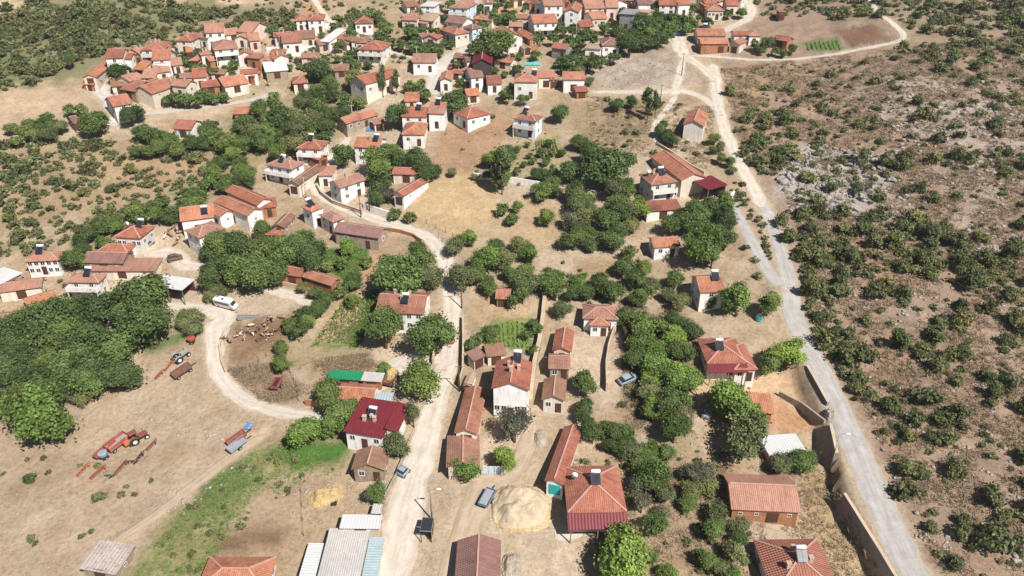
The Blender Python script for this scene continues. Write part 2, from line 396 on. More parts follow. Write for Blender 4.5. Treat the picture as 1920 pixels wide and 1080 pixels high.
TAN = alb(206,181,150); DRY = alb(186,160,126); GRN = alb(98,122,66); GRN2 = alb(112,132,74); RED = alb(184,146,120); GOLD = alb(216,184,132); PALE = alb(222,200,174); MAUVE = alb(186,159,137); ROCK = alb(206,196,188); DARK = alb(150,118,92); OCH = alb(200,164,128)
paint(TAN, np.ones(MX.shape)); paint(DRY, sstep(.45, .62, nz1)*.8); paint(PALE, sstep(.55, .7, nz3)*.5)
# hillside on the right
HILL_R = [(1345,130),(1400,300),(1450,400),(1485,520),(1510,620),(1600,780),(1660,920),(1745,1090),(2400,1090),(2400,-80),(1420,-80),(1390,60)]
zone(MAUVE, HILL_R, 8); zone(alb(190,160,132), HILL_R, 8, .7, .52); zone(alb(166,134,112), HILL_R, 8, .6, .57)
zone(RED, [(1510,430),(1600,440),(1760,520),(1700,540),(1540,500)], 14, .8); zone(RED, [(1600,800),(1700,800),(1760,900),(1660,880)], 14, .7); zone(alb(184,150,120), [(1540,640),(1700,640),(1700,760),(1600,760)], 16, .8)
for P in ([(1455,300),(1520,275),(1640,300),(1680,350),(1610,400),(1500,400),(1460,360)], [(1600,160),(1780,150),(1900,190),(1900,260),(1760,250),(1640,220)], [(1700,230),(1920,260),(1920,340),(1780,330)], [(1780,360),(1920,390),(1920,470),(1800,450)], [(1640,390),(1740,400),(1720,450),(1640,430)]):
    zone(ROCK, P, 22, .62, .48)
zone(alb(200,194,188), [(1455,300),(1520,275),(1640,300),(1680,350),(1610,400),(1500,400),(1460,360)], 14, .85, .40)
zone(alb(186,158,116), [(1345,120),(1440,130),(1440,260),(1390,260)], 16, .7)
zone(alb(120,128,84), [(1440,-40),(1900,-40),(1920,90),(1700,120),(1560,40)], 20, .5, .5)
# knoll with bare rock in front of the crossroads
zone(alb(186,166,146), [(1110,110),(1240,85),(1300,110),(1290,165),(1180,180),(1110,160)], 12, .9); zone(alb(204,192,182), [(1130,120),(1260,110),(1260,160),(1130,168)], 18, .7, .5)
# far left slopes
zone(alb(176,156,120), [(-300,-80),(420,-80),(560,20),(330,80),(200,110),(60,170),(-300,200)], 14, .9); zone(alb(140,142,100), [(-300,-80),(420,-80),(480,40),(250,90),(-300,200)], 20, .85, .42); zone(alb(132,138,92), [(-60,100),(150,110),(230,100),(160,150),(-60,190)], 16, .7)
zone(alb(214,184,150), [(60,165),(170,160),(150,190),(30,235),(-60,250),(-60,200)], 12); zone(alb(196,166,132), [(0,270),(230,255),(420,270),(420,330),(240,380),(0,430)], 14); zone(alb(156,144,104), [(-40,270),(230,262),(420,280),(420,340),(330,380),(180,440),(100,480),(-40,480)], 20, .6, .48); zone(alb(150,146,100), [(420,180),(640,140),(700,150),(640,260),(480,310),(330,400),(180,470),(150,440),(400,300)], 20, .55); zone(OCH, [(150,285),(330,290),(390,320),(300,355),(190,340)], 18, .7)
zone(alb(222,196,158), [(-40,-10),(60,2),(20,24),(-40,30)], 6); zone(alb(222,194,156), [(310,-10),(360,-6),(340,6),(308,6)], 4); zone(alb(222,192,156), [(400,-12),(520,-12),(500,8),(410,8)], 4); zone(alb(206,156,112), [(566,4),(612,0),(606,24),(574,30)], 5)
zone(alb(170,158,112), [(690,-10),(780,-10),(770,10),(700,16)], 8, .8); zone(alb(218,172,122), [(902,10),(950,8),(990,22),(970,32),(905,30)], 5)
zone(alb(186,160,122), [(700,30),(830,40),(830,80),(740,100),(700,70)], 12, .6)
# fields in the middle
zone(alb(222,190,142), [(775,352),(790,330),(870,322),(935,350),(935,385),(918,425),(860,450),(795,420),(768,395)], 5); zone(alb(204,176,136), [(930,390),(1000,360),(1055,400),(1060,450),(1000,470),(900,440)], 8)
zone(alb(196,158,122), [(825,240),(925,210),(960,230),(930,290),(880,325),(815,318)], 7); zone(alb(190,150,112), [(905,208),(960,218),(950,262),(900,270)], 8, .6)
zone(alb(150,158,92), [(1000,262),(1045,256),(1060,290),(1000,300)], 6, .8); zone(alb(176,160,116), [(930,280),(1090,270),(1090,330),(960,340)], 10, .6); zone(alb(196,164,124), [(1078,490),(1160,478),(1185,520),(1080,525)], 7)
zone(alb(172,150,112), [(1040,200),(1240,190),(1230,270),(1080,280)], 12, .7); zone(alb(140,140,84), [(1060,480),(1300,560),(1320,720),(1260,900),(1150,880),(1180,600),(1040,540)], 18, .45, .5)
zone(alb(186,152,112), [(1100,780),(1180,760),(1200,1080),(1120,1080)], 14, .6); zone(alb(182,150,114), [(1240,860),(1420,860),(1400,1080),(1200,1080)], 14, .5)
# yards on the right
zone(alb(226,190,148), [(1290,715),(1400,705),(1500,690),(1540,770),(1530,800),(1440,740),(1310,770)], 7); zone(alb(218,166,122), [(1445,745),(1520,790),(1512,812),(1450,806)], 5)
zone(alb(206,178,134), [(1500,880),(1560,880),(1570,960),(1660,1090),(1560,1090),(1500,990)], 8); zone(alb(196,164,124), [(1440,745),(1390,800),(1330,830),(1300,780)], 8, .5)
zone(alb(222,196,158), [(1552,800),(1580,800),(1600,900),(1572,880)], 5)
# gardens on the left of the road
zone(alb(204,182,130), [(580,640),(640,555),(690,550),(690,600),(650,650)], 4); zone(alb(94,142,54), [(690,548),(712,542),(705,600),(668,655),(580,650),(585,640),(650,645),(680,600)], 4)
zone(alb(104,140,62), [(590,470),(690,460),(690,490),(650,535),(600,500)], 5); zone(alb(212,170,128), [(690,480),(712,470),(700,530),(660,530)], 4)
zone(alb(188,164,124), [(500,650),(560,640),(720,665),(720,690),(640,695),(540,695),(500,690)], 8); zone(alb(186,170,128), [(545,655),(700,660),(700,690),(560,692)], 10, .6)
zone(alb(168,136,104), [(420,610),(520,590),(570,590),(560,620),(500,660),(470,690),(430,680)], 8); zone(alb(150,120,92), [(450,610),(530,600),(540,625),(470,650)], 10, .7)
zone(alb(186,158,126), [(420,700),(500,690),(520,740),(480,750)], 10, .7); zone(alb(150,126,100), [(490,700),(550,700),(560,755),(520,755)], 8, .8)
zone(alb(136,142,84), [(885,600),(1000,590),(1000,660),(930,650)], 8, .7); zone(alb(112,148,66), [(925,605),(990,598),(995,655),(940,650)], 6, .8); zone(alb(214,180,140), [(880,560),(1000,560),(985,600),(890,605)], 9, .7)
# green bank and slope at the lower left
BANK = [(230,1085),(300,980),(400,900),(470,850),(520,830),(600,800),(660,830),(640,880),(520,890),(470,940),(420,1000),(380,1090)]
zone(alb(178,168,112), BANK, 12, .9); zone(alb(120,130,84), BANK, 12, .8, .50); zone(alb(206,186,144), BANK, 12, .6, .60); zone(alb(92,138,56), [(500,850),(560,830),(655,830),(640,860),(560,880)], 6); zone(alb(108,128,74), [(380,900),(480,870),(470,910),(400,960),(330,990)], 12, .8, .44)
zone(alb(200,172,138), [(520,890),(650,880),(690,950),(600,1000),(560,1090),(380,1090),(430,1000)], 12, .9); zone(DARK, [(400,1000),(500,985),(545,990),(530,1030),(400,1040)], 14, .9); zone(alb(232,206,152), [(590,925),(640,905),(640,945),(600,950)], 6)
zone(alb(150,128,96), [(285,1000),(340,960),(390,985),(330,1020)], 14, .4)
zone(alb(196,168,138), [(-20,850),(100,820),(330,880),(150,1090),(-20,1090)], 20, .8, .5); zone(alb(116,136,78), [(270,640),(330,625),(375,590),(370,620),(330,650),(270,665)], 6, .9)
zone(alb(214,190,160), [(300,690),(420,740),(380,800),(200,860),(120,860),(180,760)], 16, .7)
# upper right fenced field
zone(alb(150,112,90), [(1564,56),(1640,46),(1672,76),(1592,88)], 3); zone(alb(116,146,82), [(1505,80),(1570,72),(1582,94),(1510,96)], 4)
# yards and lanes between the houses
for P in ([(700,650),(830,650),(830,700),(780,760),(700,690)], [(1035,625),(1075,620),(1135,640),(1135,735),(1070,740),(1060,700)], [(905,815),(950,800),(950,890),(900,890)], [(615,355),(690,350),(700,385),(645,385)], [(640,290),(700,290),(720,330),(660,335)], [(275,450),(310,440),(310,490),(260,500)], [(205,525),(260,530),(255,560),(200,565)], [(985,955),(1075,975),(1085,1090),(960,1090)], [(380,560),(470,550),(560,555),(540,585),(440,600)], [(1215,352),(1300,345),(1345,380),(1215,385)]):
    zone(alb(222,196,168), P, 6, .95)
rd = np.full(MX.shape, 9.0)
for nm, c, wi, mk, wob in ROADW:
    b = (MX > c[:,0].min()-9) & (MX < c[:,0].max()+9) & (MY > c[:,1].min()-9) & (MY < c[:,1].max()+9)
    X = MX[b]; Y = MY[b]; d = np.full(X.shape, 9.0)
    for q in range(0, len(c), 2): d = np.minimum(d, np.hypot(X-c[q,0], Y-c[q,1])/(wi[q]*.5))
    rd[b] = np.minimum(rd[b], d)
paint(alb(218,196,168), (1-sstep(.9, 1.9, rd + (nz2-.5)*1.2))*.75)
# patchy variation of colour over everything
col *= (1 + (nz2-.5)*.34 + (nz1-.5)*.22)[..., None]
lum = col.mean(-1, keepdims=True); col = (lum + (col-lum)*.87)*1.05
# vehicle ruts and foot tracks worn across the slopes
for pts_ in ([(180,760),(110,840),(20,900)], [(420,740),(330,800),(200,900),(60,980)], [(470,760),(380,840),(250,930),(120,1030)], [(440,745),(350,790),(240,850),(90,930)], [(330,690),(250,760),(150,830)], [(1520,500),(1600,545),(1720,590),(1900,640)], [(1660,880),(1760,840),(1900,830)], [(930,390),(1000,440),(1040,520)], [(1090,780),(1130,880),(1150,1000)]):
    cc = resample(G([p[0] for p in pts_], [p[1] for p in pts_]), 3.0); bb = (MX > cc[:,0].min()-4) & (MX < cc[:,0].max()+4) & (MY > cc[:,1].min()-4) & (MY < cc[:,1].max()+4)
    dd, _, _ = seg_dist(MX[bb], MY[bb], cc); k_ = np.exp(-((dd-.75)/.35)**2)*.5; col[bb] = col[bb]*(1-k_[:, None]) + np.array(alb(224,202,174))*k_[:, None]
V = np.stack([MX, MY, MZ], -1).reshape(-1, 3); ny_, nx_ = MX.shape
I = np.arange(ny_*nx_).reshape(ny_, nx_)
FQ = np.stack([I[:-1,:-1], I[:-1,1:], I[1:,1:], I[1:,:-1]], -1).reshape(-1, 4)
m, nt, b = new_mat("ground_mat")
at = nt.nodes.new("ShaderNodeVertexColor"); at.layer_name = "soil"; p = geo_pos(nt)
n1 = noise(nt, p, 1.3, 6, .75); n2 = noise(nt, p, 5.5, 5, .8); n3 = noise(nt, p, .12, 3, .6)
c1 = mixc(nt, at.outputs[0], ramp(nt, n1, [(.30, (.62, .60, .56)), (.52, (1, 1, 1)), (.74, (1.18, 1.17, 1.15))]), 1.0, 'MULTIPLY')
c2 = mixc(nt, c1, ramp(nt, n2, [(.32, (.66, .65, .62)), (.55, (1, 1, 1)), (.72, (1.2, 1.2, 1.18))]), .85, 'MULTIPLY')
c3 = mixc(nt, c2, ramp(nt, n3, [(.35, (.92, .9, .87)), (.65, (1.06, 1.05, 1.04))]), 1.0, 'MULTIPLY')
nt.links.new(c3, b.inputs["Base Color"]); b.inputs["Roughness"].default_value = .95; b.inputs["Specular IOR Level"].default_value = .05
ad = nt.nodes.new("ShaderNodeMath"); ad.operation = 'ADD'; nt.links.new(n1, ad.inputs[0]); nt.links.new(n2, ad.inputs[1]); bump(nt, b, ad.outputs[0], .55, .28)
me = np_mesh("ground", V, FQ, m)
ca = me.color_attributes.new("soil", 'FLOAT_COLOR', 'POINT')
ca.data.foreach_set("color", np.concatenate([np.clip(col.reshape(-1,3), .01, .85), np.ones((len(V),1))], 1).astype(np.float32).ravel())
me.polygons.foreach_set("use_smooth", np.ones(len(me.polygons), bool))
structure(obj("ground", me))
# ------------------------------------------------------------------ road sheets
def road_mat(name, c, track, edge, spec=.1):
    m, nt, b = new_mat(name); uv = nt.nodes.new("ShaderNodeTexCoord").outputs["UV"]; p = geo_pos(nt)
    sep = nt.nodes.new("ShaderNodeSeparateXYZ"); nt.links.new(uv, sep.inputs[0])
    n1 = noise(nt, p, .5, 5, .7); n2 = noise(nt, p, 4.5, 4, .75)
    mp = nt.nodes.new("ShaderNodeMapping"); mp.inputs["Scale"].default_value = (9, .18, 1); nt.links.new(uv, mp.inputs[0])
    n3 = noise(nt, mp.outputs[0], 1, 3, .6)
    base_c = ramp(nt, sep.outputs[0], [(0, edge), (.14, c), (.30, track), (.42, c), (.58, c), (.70, track), (.86, c), (1, edge)])
    base_c = mixc(nt, base_c, ramp(nt, n3, [(.3, (.80, .78, .75)), (.65, (1.06,)*3)]), .8, 'MULTIPLY')
    base_c = mixc(nt, base_c, ramp(nt, n1, [(.3, (.82, .80, .77)), (.7, (1.06,)*3)]), 1.0, 'MULTIPLY')
    base_c = mixc(nt, base_c, ramp(nt, n2, [(.3, (.82,)*3), (.7, (1.06,)*3)]), 1.0, 'MULTIPLY')
    nt.links.new(base_c, b.inputs["Base Color"]); b.inputs["Roughness"].default_value = .93; b.inputs["Specular IOR Level"].default_value = spec
    bump(nt, b, n2, .4, .06); return m
RM = {"dust": road_mat("dust_road_mat", alb(240,226,210), alb(247,236,222), alb(222,202,178)), "dust2": road_mat("track_mat", alb(216,194,168), alb(224,204,180), alb(196,170,138)),
      "asphalt": road_mat("asphalt_mat", alb(206,202,198), alb(213,209,205), alb(204,190,172), .15), "concrete": road_mat("concrete_mat", alb(230,221,212), alb(235,227,219), alb(218,202,184), .15)}
for ri, (nm, c, wi, mk, wob) in enumerate(ROADW):
    t = np.gradient(c, axis=0); t /= np.linalg.norm(t, axis=1, keepdims=True)+1e-9; nrm = np.stack([-t[:,1], t[:,0]], 1)
    K = 9; ss = np.linspace(-1, 1, K); L = np.concatenate([[0], np.cumsum(np.hypot(*np.diff(c, axis=0).T))])
    lw = wi*.5*(1 + (fbm(L/2.2, L*0+ri, 5, 3)-.5)*wob*1.6); rw = wi*.5*(1 + (fbm(L/2.2, L*0+ri, 9, 3)-.5)*wob*1.6)
    tap = np.clip(np.minimum(np.arange(len(c))+1, len(c)-np.arange(len(c)))/3.0, .25, 1) if mk.startswith("dust") else np.ones(len(c))
    half = np.where(ss[None,:] < 0, lw[:,None], rw[:,None])*tap[:,None]
    X = c[:,0,None] + nrm[:,0,None]*ss*half; Y = c[:,1,None] + nrm[:,1,None]*ss*half
    Z = H(X, Y) + (.05 + .012*(ri % 5)) - .06*(np.abs(ss)[None,:] > .99)
    V = np.stack([X, Y, Z], -1).reshape(-1,3); I = np.arange(len(V)).reshape(len(c), K)
    FQ = np.stack([I[:-1,1:], I[:-1,:-1], I[1:,:-1], I[1:,1:]], -1).reshape(-1,4)
    me = np_mesh(nm, V, FQ, RM[mk]); uvl = me.uv_layers.new(name="UVMap")
    UV = np.stack([np.broadcast_to((ss+1)/2, X.shape), np.broadcast_to(L[:,None], X.shape)], -1).reshape(-1,2)
    uvl.data.foreach_set("uv", UV[FQ.ravel()].astype(np.float32).ravel()); me.polygons.foreach_set("use_smooth", np.ones(len(me.polygons), bool))
    structure(obj(nm, me))
# ------------------------------------------------------------------ building materials
RK = 1.55
def ra(r, g, b): return alb(r, g, b, RK)
ROOF = {
 'new': tiled("tile_new", ra(206,144,120)), 'ora': tiled("tile_orange", ra(214,148,118)), 'red': tiled("tile_red", ra(192,126,106)),
 'pink': tiled("tile_pink", ra(204,154,134), .25), 'old': tiled("tile_old", ra(184,140,122), .35, patch=ra(166,128,112)), 'brown': tiled("tile_brown", ra(172,134,112), .35),
 'fade': tiled("tile_faded", ra(192,150,134), .3, patch=ra(178,126,110)), 'mauve': tiled("tile_mauve", ra(168,130,124), .25), 'deep': tiled("tile_deep", ra(184,126,110), .2, .42, .4, .8),
 'pale': tiled("tile_pale", ra(206,182,160), .25),
 'maroon': sheet("sheet_maroon", ra(142,58,66)), 'white': sheet("sheet_white", ra(246,245,243), var=.08, rust=.2), 'tin': sheet("sheet_tin", ra(234,229,222), .35, .16, .55, 0, .45), 'green': sheet("sheet_green", ra(48,166,112)),
 'rag': sheet("sheet_ragged", ra(232,216,206), .6, .3, .7, 0, 1.0), 'blue': sheet("sheet_blue", ra(204,222,226)), 'slab': plain("concrete_slab", alb(216,202,184), .2), 'grey': plain("slab_grey", alb(176,174,172), .2)}
WALL = {'w': plain("wall_white", (.80,.775,.745), .16, .9), 'c': plain("wall_cream", (.70,.62,.52), .14, .9), 's': plain("wall_stone", alb(206,186,164), .3, 2.2, bmp=.8), 'b': plain("wall_brick", alb(212,150,112), .3, 1.8, bmp=.6),
 'p': plain("wall_pink", (.74,.58,.54), .12), 'l': plain("wall_lightblue", (.62,.74,.80), .08), 'g': plain("wall_grey", alb(170,170,170), .2), 'm': plain("wall_maroon", alb(120,58,60), .2), 'd': plain("wall_dark", alb(96,80,76), .3)}
M_CAP = plain("ridge_mortar", ra(224,176,158), .2); M_CAPM = plain("ridge_metal", ra(214,160,156), .15)
M_FRAME = plain("window_frame_mat", (.75,.73,.70), .1, bmp=0); M_CHIM = plain("chimney_mat", alb(228,200,178), .2); M_DOOR = plain("door_mat", alb(110,74,58), .25); M_DOORB = plain("door_blue", alb(40,92,150), .15); M_DOORT = plain("door_teal", alb(60,200,196), .1)
M_STEEL = plain("steel_mat", alb(150,148,146), .15, rough=.45, spec=.4); M_TANK = plain("tank_white", (.82,.82,.80), .06, rough=.4, bmp=0); M_WOOD = plain("wood_mat", alb(132,108,88), .3, 4)
m, nt, b = new_mat("glass_dark"); b.inputs["Base Color"].default_value = (.03,.035,.04,1); b.inputs["Roughness"].default_value = .08; b.inputs["Specular IOR Level"].default_value = .6; M_GLASS = m
m, nt, b = new_mat("solar_panel_mat"); p = geo_pos(nt); c1 = ramp(nt, noise(nt, p, 2, 2), [(.3, (.012,.014,.022)), (.7, (.03,.032,.042))]); nt.links.new(c1, b.inputs["Base Color"]); b.inputs["Roughness"].default_value = .3; M_SOLAR = m
# unit window: frame ring and pane, 1 m x 1 m in xz, outward is -y
def unit_window():
    f = MB(); t = .09
    for lo, hi in (((-.5,-.04,-.5),(-.5+t,.05,.5)), ((.5-t,-.04,-.5),(.5,.05,.5)), ((-.5+t,-.04,-.5),(.5-t,.05,-.5+t)), ((-.5+t,-.04,.5-t),(.5-t,.05,.5)), ((-.03,-.035,-.5+t),(.03,.05,.5-t))): f.quadbox(lo, hi)
    o = f.build("window", M_FRAME); fm = o.data; bpy.data.objects.remove(o)
    g = MB().quadbox((-.46,-.012,-.46),(.46,.04,.46)); o = g.build("pane", M_GLASS); pm = o.data; bpy.data.objects.remove(o)
    d = MB().quadbox((-.5,-.06,0),(.5,.05,1)).quadbox((-.44,-.08,.06),(-.03,-.05,.94)).quadbox((.03,-.08,.06),(.44,-.05,.94))
    meshes = []
    for mt in (M_DOOR, M_DOORB, M_DOORT): o = d.build("door", mt); meshes.append(o.data); bpy.data.objects.remove(o)
    return fm, pm, meshes
WIN_F, WIN_P, DOORS = unit_window()
def weathered_wall(m):
    nt = m.node_tree; b_ = nt.nodes["Principled BSDF"]; src = b_.inputs["Base Color"].links[0].from_socket; oi = nt.nodes.new("ShaderNodeObjectInfo"); tc = nt.nodes.new("ShaderNodeTexCoord").outputs["Object"]
    mp = nt.nodes.new("ShaderNodeMapping"); mp.inputs["Scale"].default_value = (1.6, 1.6, .25); nt.links.new(tc, mp.inputs[0]); streak = noise(nt, mp.outputs[0], 1.0, 4, .7)
    c = mixc(nt, src, ramp(nt, oi.outputs["Random"], [(0, (.78,.74,.68)), (.4, (1,.98,.95)), (1, (1.04,1.04,1.04))]), 1.0, 'MULTIPLY'); c = mixc(nt, c, ramp(nt, streak, [(.34, (.70,.66,.60)), (.55, (1,1,1))]), .7, 'MULTIPLY')
    nt.links.new(c, b_.inputs["Base Color"])
for k_ in 'wcspbl': weathered_wall(WALL[k_])
def solidify(polys, t):
    V = []; idx = {}
    def vi(p):
        k = tuple(round(c, 4) for c in p)
        if k not in idx: idx[k] = len(V); V.append(k)
        return idx[k]
    F = [[vi(p) for p in P] for P in polys]; n = len(V)
    VV = V + [(x, y, z-t) for x, y, z in V]; FF = [tuple(f) for f in F] + [tuple(i+n for i in f[::-1]) for f in F]
    E = {}
    for f in F:
        for a, b in zip(f, f[1:]+f[:1]): E[(a, b)] = 1
    for a, b in list(E):
        if (b, a) not in E: FF.append((a, a+n, b+n, b))
    return VV, FF
FOOT = []            # footprints kept clear of planting
def foot_hit(x, y, mar=0.0):
    for cx, cy, ux, uy, hw, hd in FOOT:
        dx, dy = x-cx, y-cy
        if abs(dx*ux+dy*uy) < hw+mar and abs(-dx*uy+dy*ux) < hd+mar: return True
    return False
def solar(parent, x, y, zr, w=1.5):
    z = zr(x, y); fr = MB()
    for sx in (-w/2, w/2): fr.bar((x+sx, y-.7, z+.12), (x+sx, y+.75, z+1.15), .06); fr.bar((x+sx, y+.75, zr(x, y+.75)-.1), (x+sx, y+.75, z+1.2), .06)
    fr.bar((x-w/2-.1, y+.8, z+1.2), (x+w/2+.1, y+.8, z+1.2), .07)
    f = fr.build("solar_heater", M_STEEL, parent)
    for k in (-1, 1):
        n = MB(); a = Vector((x+k*w/4, y-.72, z+.2)); c = Vector((x+k*w/4, y+.72, z+1.17)); n.bar(a, c, w/2-.05, .09); n.build("panel", M_SOLAR, f)
    t = MB().tube([(x-w/2, y+1.0, z+1.45), (x-w/2+.08, y+1.0, z+1.45), (x+w/2-.08, y+1.0, z+1.45), (x+w/2, y+1.0, z+1.45)], [.18,.3,.3,.18], 12); t.build("tank", M_TANK, f, smooth=True)
NB = [0]
def building(label, cat, A, B, C, e, roof='gx', rm='new', wm='w', st=1, pitch=.42, ch=0, so=None, win=True, bal=False, rf=.5, door=0, group=None, name=None, over=.35, caps=True, opn=False, porch=None, dish=False, wn=None, lift=0.0, ek=None, plainup=False):
    e = e*(ek if ek is not None else (.76 if st > 1 else .88))
    mid = ((A[0]+B[0])/2, (A[1]+B[1])/2); zc = G1(mid[0], mid[1]+e*4)[2]
    for _ in range(6):
        z = zc+e; a = plane_hit(*A, z); b_ = plane_hit(*B, z); u = b_-a; W = float(np.hypot(*u)); u = u/W; v = np.array([-u[1], u[0]])
        D = float(np.dot(plane_hit(*C, z)-b_, v)) if isinstance(C, tuple) else float(C)
        D = min(max(D, 2.4), 34); c = (a+b_)/2 + v*D/2; zc = .6*zc + .4*(float(H(c[0], c[1]))+lift)
    zc = float(H(c[0], c[1]))+lift
    rz = math.atan2(u[1], u[0]); NB[0] += 1
    FOOT.append((c[0], c[1], u[0], u[1], W/2, D/2))
    name = name or {'house': 'house', 'barn': 'barn', 'shed': 'shed'}.get(cat, cat)
    root = tag(empty(name, (c[0], c[1], zc), rz), label, cat, group)
    hx, hy = W/2, D/2; o = min(over, W*.12, D*.12); wx, wy = hx-o, hy-o
    corners = [c + u*sx*hx + v*sy*hy for sx in (-1,1) for sy in (-1,1)]
    zb = min(float(H(q[0], q[1])) for q in corners) - zc - .4
    E = e; T = .14; lines = []
    if roof == 'gx':
        yr = -hy + rf*D; rise = pitch*min(rf, 1-rf)*D if .3 < rf < .7 else pitch*rf*D
        P = [[(-hx,-hy,E),(hx,-hy,E),(hx,yr,E+rise),(-hx,yr,E+rise)], [(hx,hy,E),(-hx,hy,E),(-hx,yr,E+rise),(hx,yr,E+rise)]]
        zr = lambda x, y: E + rise*((y+hy)/(yr+hy) if y < yr else (hy-y)/(hy-yr)); lines = [((-hx,yr,E+rise),(hx,yr,E+rise))]
    elif roof == 'gy':
        xr = -hx + rf*W; rise = pitch*min(rf, 1-rf)*W
        P = [[(-hx,hy,E),(-hx,-hy,E),(xr,-hy,E+rise),(xr,hy,E+rise)], [(hx,-hy,E),(hx,hy,E),(xr,hy,E+rise),(xr,-hy,E+rise)]]
        zr = lambda x, y: E + rise*((x+hx)/(xr+hx) if x < xr else (hx-x)/(hx-xr)); lines = [((xr,-hy,E+rise),(xr,hy,E+rise))]
    elif roof == 'hip':
        s0 = min(hx, hy); rise = pitch*s0
        if hx >= hy:
            r = max(hx-hy, .15); p0, p1 = (-r,0,E+rise), (r,0,E+rise)
            P = [[(-hx,-hy,E),(hx,-hy,E),p1,p0], [(hx,hy,E),(-hx,hy,E),p0,p1], [(-hx,hy,E),(-hx,-hy,E),p0], [(hx,-hy,E),(hx,hy,E),p1]]
        else:
            r = max(hy-hx, .15); p0, p1 = (0,-r,E+rise), (0,r,E+rise)
            P = [[(-hx,hy,E),(-hx,-hy,E),p0,p1], [(hx,-hy,E),(hx,hy,E),p1,p0], [(-hx,-hy,E),(hx,-hy,E),p0], [(hx,hy,E),(-hx,hy,E),p1]]
        lines = [(p0,p1)] + ([((-hx,-hy,E),p0),((-hx,hy,E),p0),((hx,-hy,E),p1),((hx,hy,E),p1)] if hx >= hy else [((-hx,-hy,E),p0),((hx,-hy,E),p0),((-hx,hy,E),p1),((hx,hy,E),p1)])
        zr = lambda x, y: E + pitch*max(0, min(hx-abs(x), hy-abs(y), s0))
    elif roof == 'shed':
        rise = pitch*D*.5; P = [[(-hx,-hy,E),(hx,-hy,E),(hx,hy,E+rise),(-hx,hy,E+rise)]]; zr = lambda x, y: E + rise*(y+hy)/D
    elif roof == 'shedr':
        rise = pitch*W*.5; P = [[(-hx,-hy,E+rise),(hx,-hy,E),(hx,hy,E),(-hx,hy,E+rise)]]; zr = lambda x, y: E + rise*(hx-x)/W
    else:
        rise = 0; P = [[(-hx,-hy,E),(hx,-hy,E),(hx,hy,E),(-hx,hy,E)]]; zr = lambda x, y: E
    vv, ff = solidify(P, T if roof != 'flat' else .22)
    ro = mesh_obj("roof", vv, ff, ROOF[rm], root, uvmetric=True)
    if caps and lines and rm not in ('tin', 'white', 'blue', 'green'):
        cap = M_CAPM if rm == 'maroon' else M_CAP
        for (p0, p1) in lines:
            d = Vector(p1)-Vector(p0)
            if d.length < .8: continue
            q0 = Vector(p0)+d*.02+Vector((0,0,.05)); q1 = Vector(p1)-d*.004+Vector((0,0,.05)); MB().bar(q0, q1, .26, .12).build("ridge_cap", cap, ro)
    # walls
    if not opn:
        wmb = MB(); n = 0; g = -.17
        def zt(x, y): return zr(x, y)+g
        if roof in ('gx', 'shed', 'shedr', 'gy'):
            pts = [(-wx,-wy),(wx,-wy),(wx,wy),(-wx,wy)]
            for (x0,y0),(x1,y1) in zip(pts, pts[1:]+pts[:1]):
                top = [(x1,y1,zt(x1,y1))]
                if roof == 'gx' and x0 == x1: top.append((x0, yr, zt(x0,yr)))
                if roof == 'gy' and y0 == y1: top.append((xr, y0, zt(xr,y0)))
                top.append((x0,y0,zt(x0,y0)))
                wmb.poly([(x0,y0,zb),(x1,y1,zb)]+top)
        else:
            wmb.quadbox((-wx,-wy,zb),(wx,wy,E+(-.23 if roof == 'flat' else .02)))
        wall = wmb.build("wall", WALL[wm], root)
    else:
        k = max(2, int(W/3.2))
        for i in range(k+1):
            for yy in (-wy, wy):
                x = -wx+2*wx*i/k; MB().quadbox((x-.08,yy-.08,zb),(x+.08,yy+.08,zr(x,yy)-.15)).build("post", M_STEEL, root)
        wall = MB().quadbox((-wx,wy+.1,zb),(wx,wy+.22,zr(0,wy)-.3)).build("wall", WALL[wm], root)
    # openings on the walls that face the camera
    cl = np.array([np.dot(-c, u), np.dot(-c, v)])
    if win and not opn:
        faces = [('f', 2*wx, (0,-wy), 0.0)]
        if cl[0] < -wx*1.5: faces.append(('l', 2*wy, (-wx,0), -math.pi/2))
        if cl[0] > wx*1.5: faces.append(('r', 2*wy, (wx,0), math.pi/2))
        sh = e/st
        for tp, L, (fx, fy), rot in faces:
            for s in range(st):
                k = wn if (wn is not None and tp == 'f') else max(1, int(L/(2.5 if cat == 'house' else 4.2)))
                if tp != 'f': k = min(k, 2)
                if plainup and s > 0: continue
                for i in range(k):
                    t = -L/2 + L*(i+.5)/k; x = fx + math.cos(rot)*t; y = fy + math.sin(rot)*t
                    if s == 0 and tp == 'f' and i == k//2 and cat in ('house', 'barn', 'shed'):
                        obj("door", DOORS[door], root, (x, y, max(zb+.3, -.15)), (0,0,rot), (1.1 if cat == 'house' else 1.9, 1, 2.05)); continue
                    hgt = 1.15 if cat == 'house' else .6; wd = 1.05 if cat == 'house' else .7
                    zz = s*sh + sh*.56
                    if zz + hgt/2 > zr(x*.98, y*.98)-.2: continue
                    w_ = obj("window", WIN_F, root, (x, y, zz), (0,0,rot), (wd, 1, hgt)); obj("pane", WIN_P, w_)
    if bal and st > 1:
        z0 = e/st+.1; MB().quadbox((-wx-.1,-hy-1.0,z0-.16),(wx+.1,-wy+.02,z0)).build("balcony", WALL['w'], root)
        MB().quadbox((-wx-.1,-hy-1.0,z0),(wx+.1,-hy-.88,z0+.95)).quadbox((-wx-.1,-hy-.88,z0),(-wx+.02,-wy,z0+.95)).quadbox((wx-.02,-hy-.88,z0),(wx+.1,-wy,z0+.95)).build("parapet", WALL['w'], root)
        for sx in (-wx, wx-.2): MB().quadbox((sx,-hy-.95,zb),(sx+.2,-hy-.75,z0-.16)).build("post", WALL['w'], root)
    rr = random.Random(NB[0]*13)
